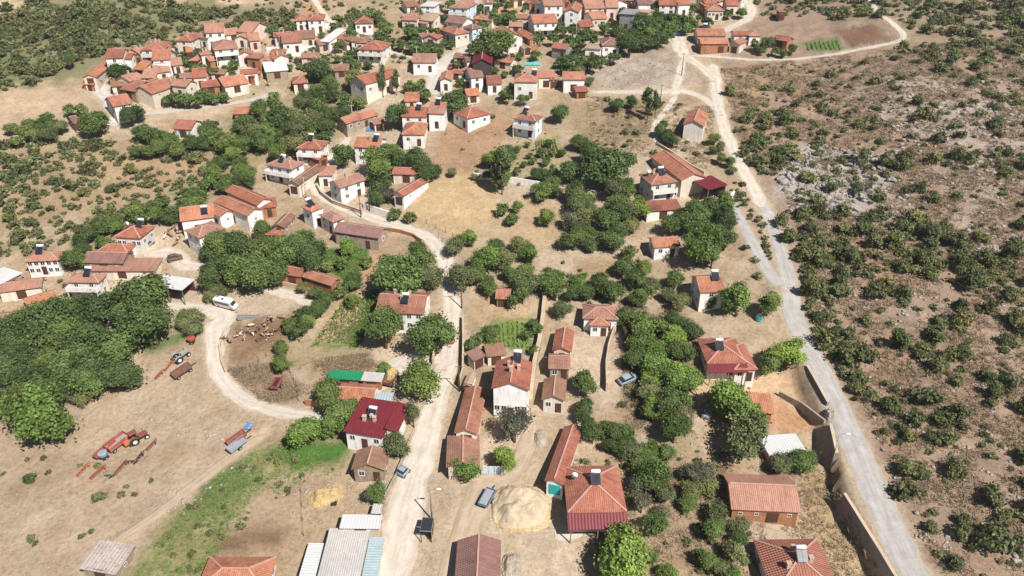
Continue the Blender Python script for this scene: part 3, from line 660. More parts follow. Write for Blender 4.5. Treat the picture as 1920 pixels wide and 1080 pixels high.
    for k in range(ch):
        x = (-.55+1.1*(k+.5)/ch)*wx + rr.uniform(-.4,.4); y = rr.uniform(-.35,.45)*wy; z = zr(x,y)
        s_ = rr.uniform(.2,.3); MB().quadbox((x-s_,y-s_,z-.3),(x+s_,y+s_,z+.95)).quadbox((x-s_-.07,y-s_-.07,z+.96),(x+s_+.07,y+s_+.07,z+1.05)).build("chimney", M_CHIM, ro)
    if so is not None: solar(root, so[0]*wx, so[1]*wy, zr)
    if porch:
        pm, dep, dr = porch; vv, ff = solidify([[(-hx+.1,-hy-dep,E-dr),(hx-.1,-hy-dep,E-dr),(hx-.1,-hy-.02,E-.16),(-hx+.1,-hy-.02,E-.16)]], .1)
        mesh_obj("porch_roof", vv, ff, ROOF[pm], root, uvmetric=True)
        for sx in (-wx+.1, 0, wx-.1): MB().quadbox((sx-.08,-hy-dep+.15,zb),(sx+.08,-hy-dep+.31,E-dr-.1)).build("post", M_STEEL, root)
    if dish:
        x, y = -.7*wx, .3*wy; z = zr(x,y); dd = MB().tube([(x,y,z-.2),(x,y,z+.7)], .04, 6); dd.build("satellite_mast", M_STEEL, root)
        q = MB().tube([(x,y-.18,z+1.0),(x,y-.1,z+.97),(x,y-.03,z+.95)], [.55,.42,.08], 14); q.build("satellite_dish", M_TANK, root, smooth=True)
    return root
# ------------------------------------------------------------------ buildings: eave corners A, B (front) and C (back right) or depth in metres
ROADPTS = np.vstack([np.column_stack([c[::2], wi[::2]]) for nm, c, wi, mk, wob in ROADW])
def road_near(x, y): return float(np.min(np.hypot(ROADPTS[:,0]-x, ROADPTS[:,1]-y)/(ROADPTS[:,2]*.5)))
b = building
# --- along the lower dirt road
b("hipped red-tiled house with a maroon sheet awning and solar panel", 'house', (1064,962),(1176,960),(1153,873), 5.2, 'hip', 'red', 'w', 2, .40, so=(.05,-.1), porch=('maroon',2.0,1.5), wn=4, dish=True)
b("long red-tiled barn with turquoise shutter on its white gable", 'barn', (1020,902),(1058,910),(1092,806), 3.0, 'gy', 'red', 'w', 1, .45, door=2, wn=1)
b("long red-tiled barn with pale ridge beside the tarpaulin-covered haystack", 'barn', (850,1112),(938,1112),(963,1013), 3.2, 'gy', 'mauve', 'c', 1, .42)
b("red-tiled hipped house beside the manure patch and weeds", 'house', (364,1112),(498,1112),(479,1044), 3.2, 'hip', 'ora', 'c', 1, .4, wn=3)
b("ramshackle hut roofed with pink and white sheets on the bare slope", 'shed', (147,1066),(216,1078),(252,1026), 2.1, 'shed', 'rag', 's', 1, .2, caps=False)
b("maroon sheet-roofed house with solar heater beside the dirt road", 'house', (643,809),(718,821),(741,761), 3.6, 'shed', 'maroon', 'w', 1, .22, so=(.0,-.05), ch=3, wn=3)
b("narrow maroon-roofed side wing of the maroon house", 'house', (721,808),(746,811),(760,759), 3.4, 'shedr', 'maroon', 'w', 1, .5, win=False)
b("old stone cottage with brown tiled gable and whitewashed rubble front", 'house', (658,880),(722,882),(731,846), 3.0, 'gy', 'brown', 's', 1, .45, wn=2)
b("long orange-tiled barn beside the dirt road, behind the two-storey white house", 'barn', (851,812),(896,815),(905,730), 2.8, 'gy', 'new', 'c', 1, .42)
b("old barn with dull patched tiles in line with the orange barn", 'barn', (836,876),(900,874),(906,815), 2.9, 'gy', 'old', 'c', 1, .34)
b("tall white gabled house with jettied upper floor and two chimneys", 'house', (921,728),(993,732),(1001,680), 6.2, 'gy', 'red', 'w', 2, .42, ch=3, so=(.2,.75), wn=5, ek=1, plainup=True)
b("small cream outbuilding with mauve tiles left of the white gabled house", 'shed', (888,677),(912,667),(905,651), 2.6, 'shed', 'mauve', 'c', 1, .35)
b("low brown-tiled outbuilding joined to the small cream one", 'shed', (912,669),(950,665),(950,645), 2.5, 'shed', 'old', 'c', 1, .3)
b("tiny whitewashed hut at the end of the orange barn", 'shed', (868,722),(884,724),4, 1.9, 'gy', 'pale', 'w', 1, .3)
b("red-tiled row house at the top of the walled alley", 'house', (1035,657),(1072,660),(1079,621), 2.9, 'gy', 'red', 'c', 1, .45, wn=1)
b("patched old row house in the middle of the walled alley", 'house', (1028,691),(1070,692),(1072,663), 2.8, 'gx', 'old', 's', 1, .45, wn=2)
b("white-fronted row house with dull tiles at the foot of the walled alley", 'house', (1015,749),(1060,752),(1063,713), 3.2, 'gy', 'brown', 'w', 1, .45, wn=2)
b("white house with stepped hipped tile roof at the end of a walled yard", 'house', (1092,597),(1160,600),(1147,572), 3.2, 'hip', 'pink', 'w', 1, .38, wn=2)
b("hipped front wing of the house in the walled yard", 'house', (1105,610),(1144,611),4, 3.0, 'hip', 'new', 'w', 1, .36, wn=2)
b("L-shaped white house with solar heater above the bare orange yard", 'house', (1326,682),(1402,681),(1394,633), 3.2, 'hip', 'red', 'w', 1, .42, ch=1, so=(-.25,-.3), porch=('maroon',1.6,.9), wn=4)
b("hipped right wing of the L-shaped house above the orange yard", 'house', (1377,694),(1421,693),9, 3.1, 'hip', 'red', 'w', 1, .40, wn=2)
b("orange-tiled two-storey house with dark solar panels among fruit trees", 'house', (1312,548),(1360,546),(1365,514), 5.4, 'gx', 'ora', 'w', 2, .45, so=(.55,-.2))
b("small white cottage with orange tiles beside the bright round tree", 'house', (1226,464),(1277,461),(1284,441), 3.0, 'gx', 'ora', 'w', 1, .38, wn=2)
b("two-storey white house with balcony and hipped red roof by the maroon canopy", 'house', (1221,347),(1271,341),(1241,322), 6.0, 'hip', 'new', 'w', 2, .4, ch=3, so=(.2,-.2), bal=True, dish=True)
b("long red-tiled cow barn running diagonally behind the balcony house", 'barn', (1219,293),(1277,338),7, 3.2, 'gx', 'new', 'c', 1, .4)
b("open shelter with maroon sheet roof beside the cow barn", 'shed', (1297,338),(1328,356),(1357,345), 4.0, 'shed', 'maroon', 'd', 1, .15, opn=True, name="canopy")
b("low white outbuilding with red tile strip below the concrete terrace", 'shed', (1212,396),(1279,392),4.2, 2.6, 'shed', 'red', 'w', 1, .4)
b("large barn with rose-red gable roof beside the retaining wall", 'barn', (1371,955),(1503,961),(1491,893), 3.0, 'gx', 'pink', 'b', 1, .42, wn=4)
b("hipped red-tiled house with solar heater and three chimneys below the retaining wall", 'house', (1451,1118),(1580,1116),(1548,1010), 4.2, 'hip', 'deep', 'w', 1, .45, ch=3, so=(.05,-.1))
b("flat white roofed lean-to shed under the yard trees", 'shed', (1442,853),(1514,848),(1515,811), 2.3, 'flat', 'white', 'c', 1)
b("low orange-tiled shed hidden behind yard trees", 'shed', (1404,772),(1452,776),(1440,742), 2.3, 'shed', 'ora', 'b', 1, .2)
# --- metal roofed farm sheds at the roadside
b("long grey-white metal-roofed shed, widest of the roadside farm sheds", 'shed', (587,1112),(671,1112),(684,993), 2.8, 'shed', 'tin', 'c', 1, .05, caps=False)
b("pale blue metal-roofed lean-to at the roadside edge of the farm sheds", 'shed', (672,1112),(702,1112),(712,1008), 2.7, 'shedr', 'blue', 'c', 1, .1)
b("narrow white metal-roofed lean-to on the slope side of the farm sheds", 'shed', (552,1112),(585,1112),(602,1019), 2.3, 'shedr', 'white', 'c', 1, .1)
b("square white metal-roofed shed at the uphill end of the farm sheds", 'shed', (636,990),(712,991),(712,966), 2.6, 'shed', 'white', 'c', 1, .08)
b("tiny rusty sheet hut at the tip of the farm sheds", 'shed', (694,966),(712,967),(712,951), 2.0, 'shed', 'tin', 's', 1, .1)
# --- farm around the green roof
b("green sheet-roofed stall behind the orange-tiled barn", 'shed', (613,709),(675,713),(683,698), 2.6, 'shed', 'green', 'b', 1, .1)
b("rusty tin-roofed stall joined to the green-roofed one", 'shed', (676,713),(715,716),(718,700), 2.6, 'shed', 'tin', 'b', 1, .1)
b("orange-tiled barn in front of the green-roofed stall", 'barn', (610,750),(699,755),(712,721), 2.8, 'gx', 'ora', 'w', 1, .38)
b("pale blue sheet-roofed carport beside the orange barn", 'shed', (690,758),(733,759),(736,737), 2.4, 'shed', 'blue', 'w', 1, .06)
b("two-storey white house with three chimneys and solar heater between two round trees", 'house', (703,585),(795,589),(797,548), 5.4, 'gx', 'new', 'w', 2, .40, ch=3, so=(.15,-.45), wn=5)
b("low brick barn with pink tiles, longer half with brick gable", 'barn', (565,518),(621,536),(636,521), 2.9, 'gx', 'new', 'b', 1, .4)
b("low brick barn with red tiles, half with the plank shed beside it", 'barn', (525,513),(564,519),(577,502), 2.9, 'gx', 'red', 'b', 1, .4)
b("grey-walled long house with mauve tiles at the road bend", 'house', (624,434),(710,447),(724,427), 3.6, 'gx', 'mauve', 's', 1, .4, wn=2)
b("white two-storey house with faded tiles and a row of dark openings at the road bend", 'house', (597,403),(624,417),(647,408), 4.6, 'hip', 'fade', 'w', 2, .35)
b("small orange-roofed tower house with blue solar panels over an archway", 'house', (584,397),(608,388),(590,378), 5.0, 'hip', 'ora', 'w', 1, .4, so=(-.3,-.1))
b("ruinous low house with sagging brown roof beside dark trees", 'house', (508,425),(533,427),(557,404), 2.5, 'gy', 'brown', 's', 1, .4, wn=1)
b("orange-tiled lean-to in front of the sagging brown roof", 'shed', (494,440),(528,441),(529,428), 2.0, 'shed', 'ora', 'b', 1, .2)
# --- the group of big red roofs on the left
b("big gabled roof furthest uphill of the stepped red roofs", 'barn', (421,358),(481,385),(493,366), 4.2, 'gx', 'red', 'w', 1, .42)
b("big gabled roof second of the stepped red roofs", 'barn', (400,379),(463,405),(494,392), 4.2, 'gx', 'new', 'w', 1, .42)
b("big gabled roof third of the stepped red roofs", 'barn', (389,395),(411,407),(440,395), 3.6, 'gx', 'new', 'w', 1, .4)
b("wide orange roof with a solar panel beside the cattle yard", 'barn', (337,415),(402,407),(391,383), 4.0, 'gx', 'ora', 'w', 1, .4, so=(.5,-.7))
b("tall white house with hipped roof behind the big dark trees, beside the cattle", 'house', (372,447),(424,428),(399,413), 6.2, 'hip', 'pink', 'w', 2, .36)
b("low orange house with a purple-red patched roof above the stepped red roofs", 'house', (488,391),(520,387),(527,366), 2.9, 'gx', 'red', 'b', 1, .35)
# --- left edge hamlet
b("white house with hipped red roof and white tank next to the green thicket", 'house', (213,444),(263,447),(298,424), 4.0, 'hip', 'red', 'w', 1, .42, so=(.35,.25), dish=True, wn=5)
b("low white cottage with hipped roof below the house with the white tank", 'house', (181,471),(239,473),(248,457), 2.8, 'hip', 'red', 'w', 1, .4, wn=4)
b("long dull red barn roof between the low cottage and the pink yard wall", 'barn', (152,492),(230,494),6, 2.8, 'gx', 'mauve', 's', 1, .4, wn=3)
b("low pink-tiled stable strip along the yard, with pale cross ribs", 'barn', (160,508),(291,508),5, 2.2, 'shed', 'pink', 'c', 1, .3)
b("white two-storey house with solar heater standing alone below the shrub slope", 'house', (44,491),(109,488),(130,469), 4.6, 'hip', 'pink', 'w', 2, .4, so=(-.25,-.1), wn=5)
b("white house with hipped brown roof, solar heater and jutting porch", 'house', (122,529),(185,530),(202,513), 5.0, 'hip', 'pink', 'w', 2, .4, so=(.15,-.1), bal=True)
b("white metal-roofed shed with scrap timber beside it", 'shed', (0,533),(43,511),6, 3.0, 'shed', 'white', 's', 1, .1)
b("long low patched red roof beside the white metal shed", 'barn', (-6,549),(78,538),5, 2.6, 'gx', 'pink', 'c', 1, .35)
b("orange-tiled barn with pale ruined end wall above the grove", 'barn', (53,580),(112,562),6, 2.6, 'gx', 'ora', 'c', 1, .35)
b("open shelter with a white and maroon sheet roof beside the bus road", 'shed', (280,535),(341,544),(358,523), 4.0, 'shed', 'white', 'm', 1, .05, opn=True, name="canopy")
b("maroon sheet-roofed shelter end joined to the white canopy", 'shed', (258,524),(281,534),(297,517), 4.0, 'shed', 'maroon', 'm', 1, .1, name="canopy")
b("low brown roof half hidden beside the walled pale lane", 'shed', (-30,610),(16,606),5, 2.4, 'gx', 'brown', 'c', 1, .35)
# --- houses along the upper bend of the dirt road
b("two-storey house with long white balcony, three chimneys and dull hip roof", 'house', (497,309),(547,318),(574,305), 5.6, 'hip', 'fade', 'w', 2, .38, ch=3, so=(-.1,-.3), bal=True)
b("long brown-tiled barn with cream gable beside the lane", 'barn', (537,344),(560,347),(592,312), 3.0, 'gy', 'brown', 'c', 1, .4)
b("pink-roofed two-storey house with solar tank at the head of the lane", 'house', (555,278),(603,280),(617,265), 5.4, 'hip', 'red', 'w', 2, .4, so=(-.15,0), bal=True)
b("narrow orange roof running down beside the pink-roofed house", 'barn', (598,300),(617,292),(624,267), 2.8, 'gy', 'ora', 'b', 1, .35)
b("white two-storey house with blue garage door under one end", 'house', (661,275),(711,278),(714,260), 5.6, 'gx', 'new', 'w', 2, .4, ch=1, so=(.6,-.3), door=1)
b("white house with hipped pink roof behind the lane's green hedge", 'house', (594,329),(623,329),7, 3.4, 'hip', 'pink', 'w', 1, .4)
b("two-storey white house with plain side wall and walled hedge garden", 'house', (637,353),(686,337),(677,322), 5.2, 'gx', 'fade', 'w', 2, .42, ch=1)
b("low red-tiled shed at the corner of the threshing field", 'shed', (734,326),(787,328),5, 2.6, 'gx', 'red', 'c', 1, .35)
b("narrow red-tiled barn along the side of the threshing field", 'barn', (735,363),(757,368),(786,334), 3.0, 'gy', 'red', 'w', 1, .4)
b("low terracotta shed behind the walled vegetable garden", 'shed', (928,560),(957,561),4.5, 2.2, 'gx', 'new', 's', 1, .35)
# --- the middle of the village
b("light blue two-storey house with outside stair and hipped roof", 'house', (962,222),(1005,228),(1022,218), 6.2, 'hip', 'new', 'l', 2, .4, so=(-.3,0), ch=1, bal=True)
b("lone barn with plain white gable beside the track fork", 'barn', (1280,233),(1321,237),(1316,212), 3.8, 'gy', 'new', 'w', 1, .45, win=False)
b("white bungalow with broad hipped red roof above the ploughed field", 'house', (847,210),(876,223),(913,209), 3.6, 'hip', 'red', 'w', 1, .4)
b("white two-storey house with plain wall above the yard trees", 'house', (751,218),(800,219),8, 6.0, 'gx', 'red', 'w', 2, .4, so=(.3,-.3), wn=2)
b("white house with dull tiles and shaded porch joined to the plain-walled one", 'house', (801,212),(834,213),9, 5.0, 'gx', 'fade', 'w', 1, .42, so=(0,-.2))
b("white house with bright orange hipped roof below the plain-walled one", 'house', (752,252),(797,252),(809,231), 3.8, 'hip', 'ora', 'w', 1, .42, wn=2)
b("orange-roofed low house at the foot of the village street", 'house', (757,190),(786,190),(798,176), 2.8, 'gx', 'ora', 'c', 1, .4)
b("stone cottage with long orange roof above the blue-doored yard", 'house', (649,232),(711,215),(700,205), 3.0, 'gx', 'new', 's', 1, .4)
b("small pink lean-to beside the blue yard cover", 'shed', (700,233),(722,231),4, 2.4, 'shed', 'pink', 'c', 1, .3)
b("long cream public building with red roof, two thin poplars in front", 'house', (685,158),(752,141),(746,126), 5.0, 'gx', 'red', 'c', 1, .38, wn=4)
b("tall hall with steep maroon roof and dark open front", 'barn', (884,120),(923,120),(925,102), 6.4, 'gy', 'maroon', 'd', 1, .5, win=False)
b("big house with bright hipped red roof beside the rocky knoll", 'house', (962,153),(1008,154),9, 5.6, 'hip', 'new', 'w', 1, .42, ch=3, so=(.7,.3))
b("low tiled wing joined to the big hipped house", 'barn', (1008,145),(1041,145),6, 3.4, 'gx', 'new', 'c', 1, .35)
b("small brick porch block at the end of the low wing", 'shed', (1031,149),(1049,148),4, 3.0, 'hip', 'pink', 'b', 1, .35)
b("white barn with plain red gable roof on the knoll edge", 'barn', (1055,149),(1098,149),7, 4.0, 'gx', 'new', 'w', 1, .4)
b("low red roof stepping down below the plain white barn", 'shed', (1080,172),(1104,171),4, 2.2, 'shed', 'red', 'b', 1, .3)
# --- farm at the crossroads
b("brick cattle barn with long low orange roof at the crossroads", 'barn', (1314,82),(1368,82),6, 3.2, 'gx', 'ora', 'b', 1, .38)
b("back range of the crossroads farm with white-topped solar tank", 'barn', (1308,67),(1362,67),8, 3.2, 'gx', 'new', 'c', 1, .38, so=(-.3,.2))
b("end wing of the crossroads farm with cream gable wall", 'barn', (1366,81),(1388,84),7, 3.2, 'gy', 'new', 'c', 1, .4)
b("small tiled house behind the blue tarpaulin at the crossroads farm", 'house', (1376,66),(1404,66),5, 3.0, 'gx', 'red', 'w', 1, .35)
b("white cottage with hipped roof at the far side of the crossroads farm", 'house', (1404,67),(1428,67),6, 3.2, 'hip', 'pink', 'w', 1, .4)
b("isolated red-roofed shed beside the green vegetable plot", 'shed', (1447,73),(1477,78),5, 2.6, 'gx', 'red', 'b', 1, .4)
b("roofless looking brick hut on the shrub slope above the fenced field", 'shed', (1461,22),(1475,22),4, 3.2, 'flat', 'pink', 'b', 1)
# --- far village: (A, B, depth, eave, roof, tiles, wall, storeys, extra)
FAR = [
 ("hillside hamlet", [
  ((195,109),(230,108),7,5.2,'gx','red','w',2,{}), ((153,145),(181,144),(192,120),3,'gy','ora','c',1,{}), ((152,158),(175,159),4,2.4,'gx','ora','b',1,{}), ((262,94),(308,93),8,5.4,'hip','red','w',2,{'bal':1,'ch':3}),
  ((284,113),(320,111),8,5.4,'gx','new','w',2,{'bal':1}), ((248,129),(268,132),(263,114),3,'gx','ora','c',1,{}), ((263,146),(291,146),7,3,'gx','pink','c',1,{}), ((291,137),(321,133),7,3.4,'gx','pink','c',1,{}),
  ((224,167),(253,172),(250,150),3,'gx','new','s',1,{}), ((212,200),(250,193),7,5,'gx','new','w',2,{'ch':1}), ((285,176),(337,158),7,3,'gx','new','c',1,{}), ((322,123),(343,121),6,3.4,'gx','pink','p',1,{}), ((276,168),(312,159),6,3,'gx','red','c',1,{}),
  ((137,232),(152,229),5,2.6,'gx','mauve','s',1,{}), ((322,241),(358,243),6,3.2,'gx','red','w',1,{'wn':5})]),
 ("upper terrace hamlet", [
  ((327,76),(358,77),7,5,'hip','red','w',2,{'ch':2}), ((383,62),(421,60),8,6,'gx','pink','w',2,{'ch':1}), ((443,59),(472,61),9,4,'gx','pink','p',1,{}), ((400,94),(447,90),9,5,'hip','fade','w',2,{'bal':1}),
  ((437,72),(466,73),7,3.4,'gy','ora','c',1,{}), ((466,77),(489,75),7,3.6,'gx','pink','p',1,{}), ((353,114),(370,114),6,3,'hip','ora','b',1,{}), ((360,146),(388,144),7,4,'gx','red','w',1,{}), ((377,164),(413,161),5,2.5,'gx','red','b',1,{}),
  ((420,163),(468,155),7,3,'gx','ora','w',1,{}), ((497,135),(541,131),6,3,'shed','white','s',1,{}), ((348,98),(362,97),5,2.6,'gx','ora','c',1,{}), ((393,115),(425,109),4,2.4,'gx','pink','b',1,{}), ((437,214),(468,213),5,2.4,'gx','new','b',1,{}),
  ((528,81),(566,79),8,4,'gx','new','w',1,{}), ((553,73),(592,71),7,3.4,'gx','brown','c',1,{}), ((553,39),(574,38),7,4.6,'hip','new','w',2,{}), ((575,38),(608,37),8,5.4,'hip','red','w',2,{'ch':2}), ((664,44),(700,43),8,4,'hip','red','w',1,{'wn':3}),
  ((599,77),(617,79),(611,63),3.2,'shed','white','w',1,{}), ((597,85),(625,82),5,2.6,'gx','pink','c',1,{}), ((670,92),(718,94),8,5,'hip','red','w',2,{'bal':1}), ((548,157),(578,155),6,3,'hip','red','c',1,{}), ((625,133),(655,132),5,2.5,'gx','brown','s',1,{})]),
 ("street quarter by the maroon hall", [
  ((785,37),(813,40),7,3.4,'gx','pale','c',1,{}), ((787,11),(815,12),8,5,'flat','white','w',2,{}), ((762,13),(785,11),6,3,'gx','brown','w',1,{}), ((841,14),(877,16),9,6,'hip','pink','l',2,{'bal':1}), ((862,5),(888,6),8,5,'gx','pink','p',1,{}),
  ((866,51),(886,55),(902,50),5,'hip','mauve','l',2,{}), ((823,55),(853,65),(864,55),4,'hip','ora','w',1,{}), ((833,41),(868,45),6,4,'gx','mauve','w',1,{}), ((926,55),(952,71),(972,63),5,'gx','new','w',2,{}), ((968,59),(992,74),(1003,67),4,'gx','ora','b',1,{}),
  ((953,77),(982,75),4,4,'flat','pale','w',2,{}), ((982,92),(998,91),5,2.5,'gy','pale','w',1,{}), ((772,117),(818,117),7,4,'gx','fade','w',1,{}), ((823,151),(848,151),8,4,'gy','pink','w',1,{}), ((882,146),(908,144),7,5,'gx','mauve','w',2,{}), ((870,151),(887,151),4,3,'flat','white','w',1,{}),
  ((913,158),(942,157),6,3.4,'gx','red','w',1,{}), ((875,180),(901,178),5,2.8,'gx','ora','c',1,{}), ((1032,89),(1062,93),(1074,87),4,'gx','red','g',1,{}), ((1128,85),(1163,85),8,4.4,'hip','mauve','w',1,{}), ((1095,90),(1127,92),6,4,'flat','pale','w',1,{})]),
 ("crowded far quarter", [
  ((1020,11),(1057,10),9,9,'gx','pink','w',3,{}), ((1000,44),(1047,42),8,6,'gx','new','w',2,{'bal':1}), ((1057,22),(1086,23),12,8,'gy','new','w',3,{}), ((1097,16),(1135,15),9,5,'gx','pink','p',2,{}), ((1136,14),(1161,14),8,5,'gx','pink','p',1,{}), ((1088,51),(1115,49),6,3,'gx','red','w',1,{}),
  ((1160,25),(1190,27),8,7,'flat','grey','g',2,{}), ((1190,21),(1215,24),6,4,'flat','pale','c',1,{}), ((1235,9),(1268,10),8,5,'gx','red','w',2,{}), ((1272,9),(1297,8),8,5,'gx','ora','w',1,{}), ((1326,20),(1359,20),8,4,'hip','pink','w',1,{'wn':4}), ((1322,7),(1345,6),7,4,'gx','red','w',1,{}), ((1362,10),(1386,10),6,4,'gx','red','p',1,{}),
  ((1110,36),(1140,34),7,4,'gx','pink','c',1,{}), ((1196,8),(1222,8),8,5,'gx','mauve','w',1,{}), ((1000,6),(1016,8),7,5,'gx','red','w',1,{}), ((905,6),(925,6),7,4,'gx','mauve','w',1,{})])]
RW = {'red': 'red-tiled', 'ora': 'orange-tiled', 'new': 'terracotta-tiled', 'pink': 'pink-tiled', 'brown': 'brown-tiled', 'mauve': 'mauve-tiled', 'fade': 'faded-tiled', 'pale': 'pale-roofed', 'white': 'white sheet-roofed', 'grey': 'grey flat-roofed'}
WW = {'w': 'white', 'c': 'cream', 'b': 'brick', 's': 'stone', 'p': 'pink', 'l': 'light blue', 'g': 'grey', 'm': 'maroon', 'd': 'dark'}
SW = {1: 'single-storey', 2: 'two-storey', 3: 'three-storey'}; RSH = {'gx': 'gabled', 'gy': 'end-gabled', 'hip': 'hipped', 'shed': 'lean-to', 'flat': 'flat'}
for place, rows in FAR:
    for A_, B_, C_, e_, r_, t_, w_, s_, ex in rows:
        big = s_ > 1 or e_ >= 3.4
        lab = f"{SW[s_]} {WW[w_]} {RSH[r_]} {RW[t_]} {'house' if big else 'outbuilding'}{' with balcony' if ex.get('bal') else ''} in the {place}"
        b(lab, 'house' if big else 'shed', A_, B_, C_ if isinstance(C_, tuple) else C_*1.2, e_*.76, r_, rm=t_, wm=w_, st=s_, ek=1, ch=ex.get('ch', 0), bal=bool(ex.get('bal')), wn=ex.get('wn'), group=f"{'houses' if big else 'outbuildings'} of the {place}")

# --- more of the far village: small houses packed between the ones above
FILL = [("hillside hamlet", [(215,100),(345,85),(345,150),(330,180),(260,195),(215,190),(200,140)], 14), ("upper terrace hamlet", [(345,70),(500,60),(640,50),(720,70),(640,95),(560,130),(430,150),(345,160)], 24), ("street quarter by the maroon hall", [(760,5),(900,0),(1010,30),(1010,100),(960,130),(900,185),(840,165),(830,90),(770,60)], 20), ("crowded far quarter", [(900,-6),(1400,-6),(1390,14),(1230,24),(1160,50),(1010,60),(1000,20)], 22)]
rf_ = random.Random(21)
for place, P_, n_ in FILL:
    k_ = 0; tries = 0; Pn = np.array(P_, float)
    while k_ < n_ and tries < 900:
        tries += 1; x = rf_.uniform(Pn[:,0].min(), Pn[:,0].max()); y = rf_.uniform(Pn[:,1].min(), Pn[:,1].max())
        if not inpoly(np.array([x]), np.array([y]), Pn)[0]: continue
        g = G1(x, y+4); ww = rf_.uniform(3.8, 6.5); wp = ww*F_PX/depth_at(g); dd = rf_.uniform(3.6, 5.5)
        if road_near(g[0], g[1]) < 1.6 or any(math.hypot(g[0]-f[0], g[1]+dd/2-f[1]) < .62*(math.hypot(f[4], f[5])+math.hypot(ww, dd)/2) for f in FOOT): continue
        sl = rf_.uniform(-.16, .16)*wp; tl = rf_.choice(['red','new','ora','pink','pink','fade','brown']); wl_ = rf_.choice(['w','w','w','c','c','b','p']); e_ = rf_.choice([2.0, 2.3, 2.9, 3.2]); rs_ = rf_.choice(['gx','gx','hip','gy','shed'])
        big = e_ > 2.8; lab = f"single-storey {WW[wl_]} {RSH[rs_]} {RW[tl]} {'house' if big else 'outbuilding'} in the {place}"
        b(lab, 'house' if big else 'shed', (x-wp/2, y-sl/2), (x+wp/2, y+sl/2), dd, e_, rs_, tl, wl_, 1, ch=rf_.choice([0,0,1,2]), group=f"{'houses' if big else 'outbuildings'} of the {place}", ek=1); k_ += 1
# ------------------------------------------------------------------ vegetation meshes
def leaf_mat(name, c, var=.35, trans=.32):
    m, nt, b = new_mat(name); oi = nt.nodes.new("ShaderNodeObjectInfo"); p = obj_pos(nt); at = nt.nodes.new("ShaderNodeVertexColor"); at.layer_name = "leaf"
    c = np.array(c)
    c1 = ramp(nt, oi.outputs["Random"], [(0, tuple(c*.72)), (.5, tuple(c)), (1, tuple(c*np.array([1.38,1.22,1.05])))])
    c2 = mixc(nt, c1, at.outputs[0], 1.0, 'MULTIPLY')
    nt.links.new(c2, b.inputs["Base Color"]); b.inputs["Roughness"].default_value = .6; b.inputs["Specular IOR Level"].default_value = .12
    tr = nt.nodes.new("ShaderNodeBsdfTranslucent"); nt.links.new(c2, tr.inputs[0]); mx = nt.nodes.new("ShaderNodeMixShader"); mx.inputs[0].default_value = trans
    nt.links.new(b.outputs[0], mx.inputs[1]); nt.links.new(tr.outputs[0], mx.inputs[2]); nt.links.new(mx.outputs[0], nt.nodes["Material Output"].inputs[0])
    return m
LEAF = {'dark': leaf_mat("leaf_dark", (.118,.172,.064)), 'mid': leaf_mat("leaf_mid", (.160,.228,.076)), 'lite': leaf_mat("leaf_light", (.205,.305,.082)), 'olive': leaf_mat("leaf_olive", (.205,.232,.110)), 'grey': leaf_mat("leaf_grey", (.19,.19,.14)), 'pop': leaf_mat("leaf_poplar", (.15,.18,.08)), 'shrub': leaf_mat("leaf_shrub", (.178,.196,.094)), 'shrubd': leaf_mat("leaf_shrub_dark", (.135,.160,.070)), 'straw': leaf_mat("dry_grass_blades", (.36,.27,.17), trans=.15)}
M_BARK = plain("bark_mat", alb(120,98,80), .35, 5)
def leaf_cloud(r, nclump, nleaf, ls, spread, aspect=1.0, flat_bottom=-.55, shell=.55, columnar=False):
    """unit crown (radius 1, centred at 0): leaf quads gathered in clumps through an uneven volume"""
    nl = 7; lc = r.normal(size=(nl,3)); lc /= np.linalg.norm(lc, axis=1, keepdims=True); lc *= (.42+.36*r.random(nl))[:,None]; lc[:,2] *= .8; lr = .27+.25*r.random(nl); lc[0] = (0,0,.05); lr[0] = .55
    li = r.choice(nl, nclump*3, p=lr**2/np.sum(lr**2)); dirs = r.normal(size=(nclump*3,3)); dirs /= np.linalg.norm(dirs, axis=1, keepdims=True); dirs[:,2] = np.where(dirs[:,2] < flat_bottom, -dirs[:,2], dirs[:,2])
    C = lc[li] + dirs*lr[li][:,None]*(shell+(1-shell)*r.random(nclump*3)**.6)[:,None]
    # drop clumps buried inside other lobes
    inside = np.zeros(len(C), int)
    for q in range(nl): inside += np.linalg.norm(C-lc[q], axis=1) < lr[q]*.7
    C = C[(inside == 0) | (r.random(len(C)) < .25)][:nclump]; n = len(C); C = C*1.04; C[:,2] *= aspect
    cb = .62 + .62*r.random(n)                         # clump tone
    k = nleaf; L = np.repeat(C, k, 0); off = r.normal(size=(n*k,3)); off *= spread*np.repeat(.7+.6*r.random(n), k)[:,None]; off[:,2] *= .75
    P = L+off; N = L/np.linalg.norm(L+1e-6, axis=1, keepdims=True) + r.normal(size=(n*k,3))*.75 + np.array([0,0,.45]); N /= np.linalg.norm(N, axis=1, keepdims=True)
    T = np.cross(N, r.normal(size=(n*k,3))); T /= np.linalg.norm(T, axis=1, keepdims=True); Bt = np.cross(N, T)
    s = ls*(.6+.8*r.random(n*k))[:,None]; e = s*(.55+.35*r.random(n*k))[:,None]
    V = np.stack([P-T*s, P-Bt*e, P+T*s, P+Bt*e], 1).reshape(-1,3)
    tone = np.repeat(cb, k)*(.8+.4*r.random(n*k)); tint = np.stack([tone*(1+.12*(r.random(n*k)-.5)), tone, tone*(1-.15*r.random(n*k))], 1)
    return V, np.repeat(tint, 4, 0)
def cloud_mesh(name, V, tint, mat):
    F = np.arange(len(V)).reshape(-1,4); me = np_mesh(name, V, F, mat)
    ca = me.color_attributes.new("leaf", 'FLOAT_COLOR', 'POINT'); ca.data.foreach_set("color", np.concatenate([tint, np.ones((len(tint),1))], 1).astype(np.float32).ravel()); return me
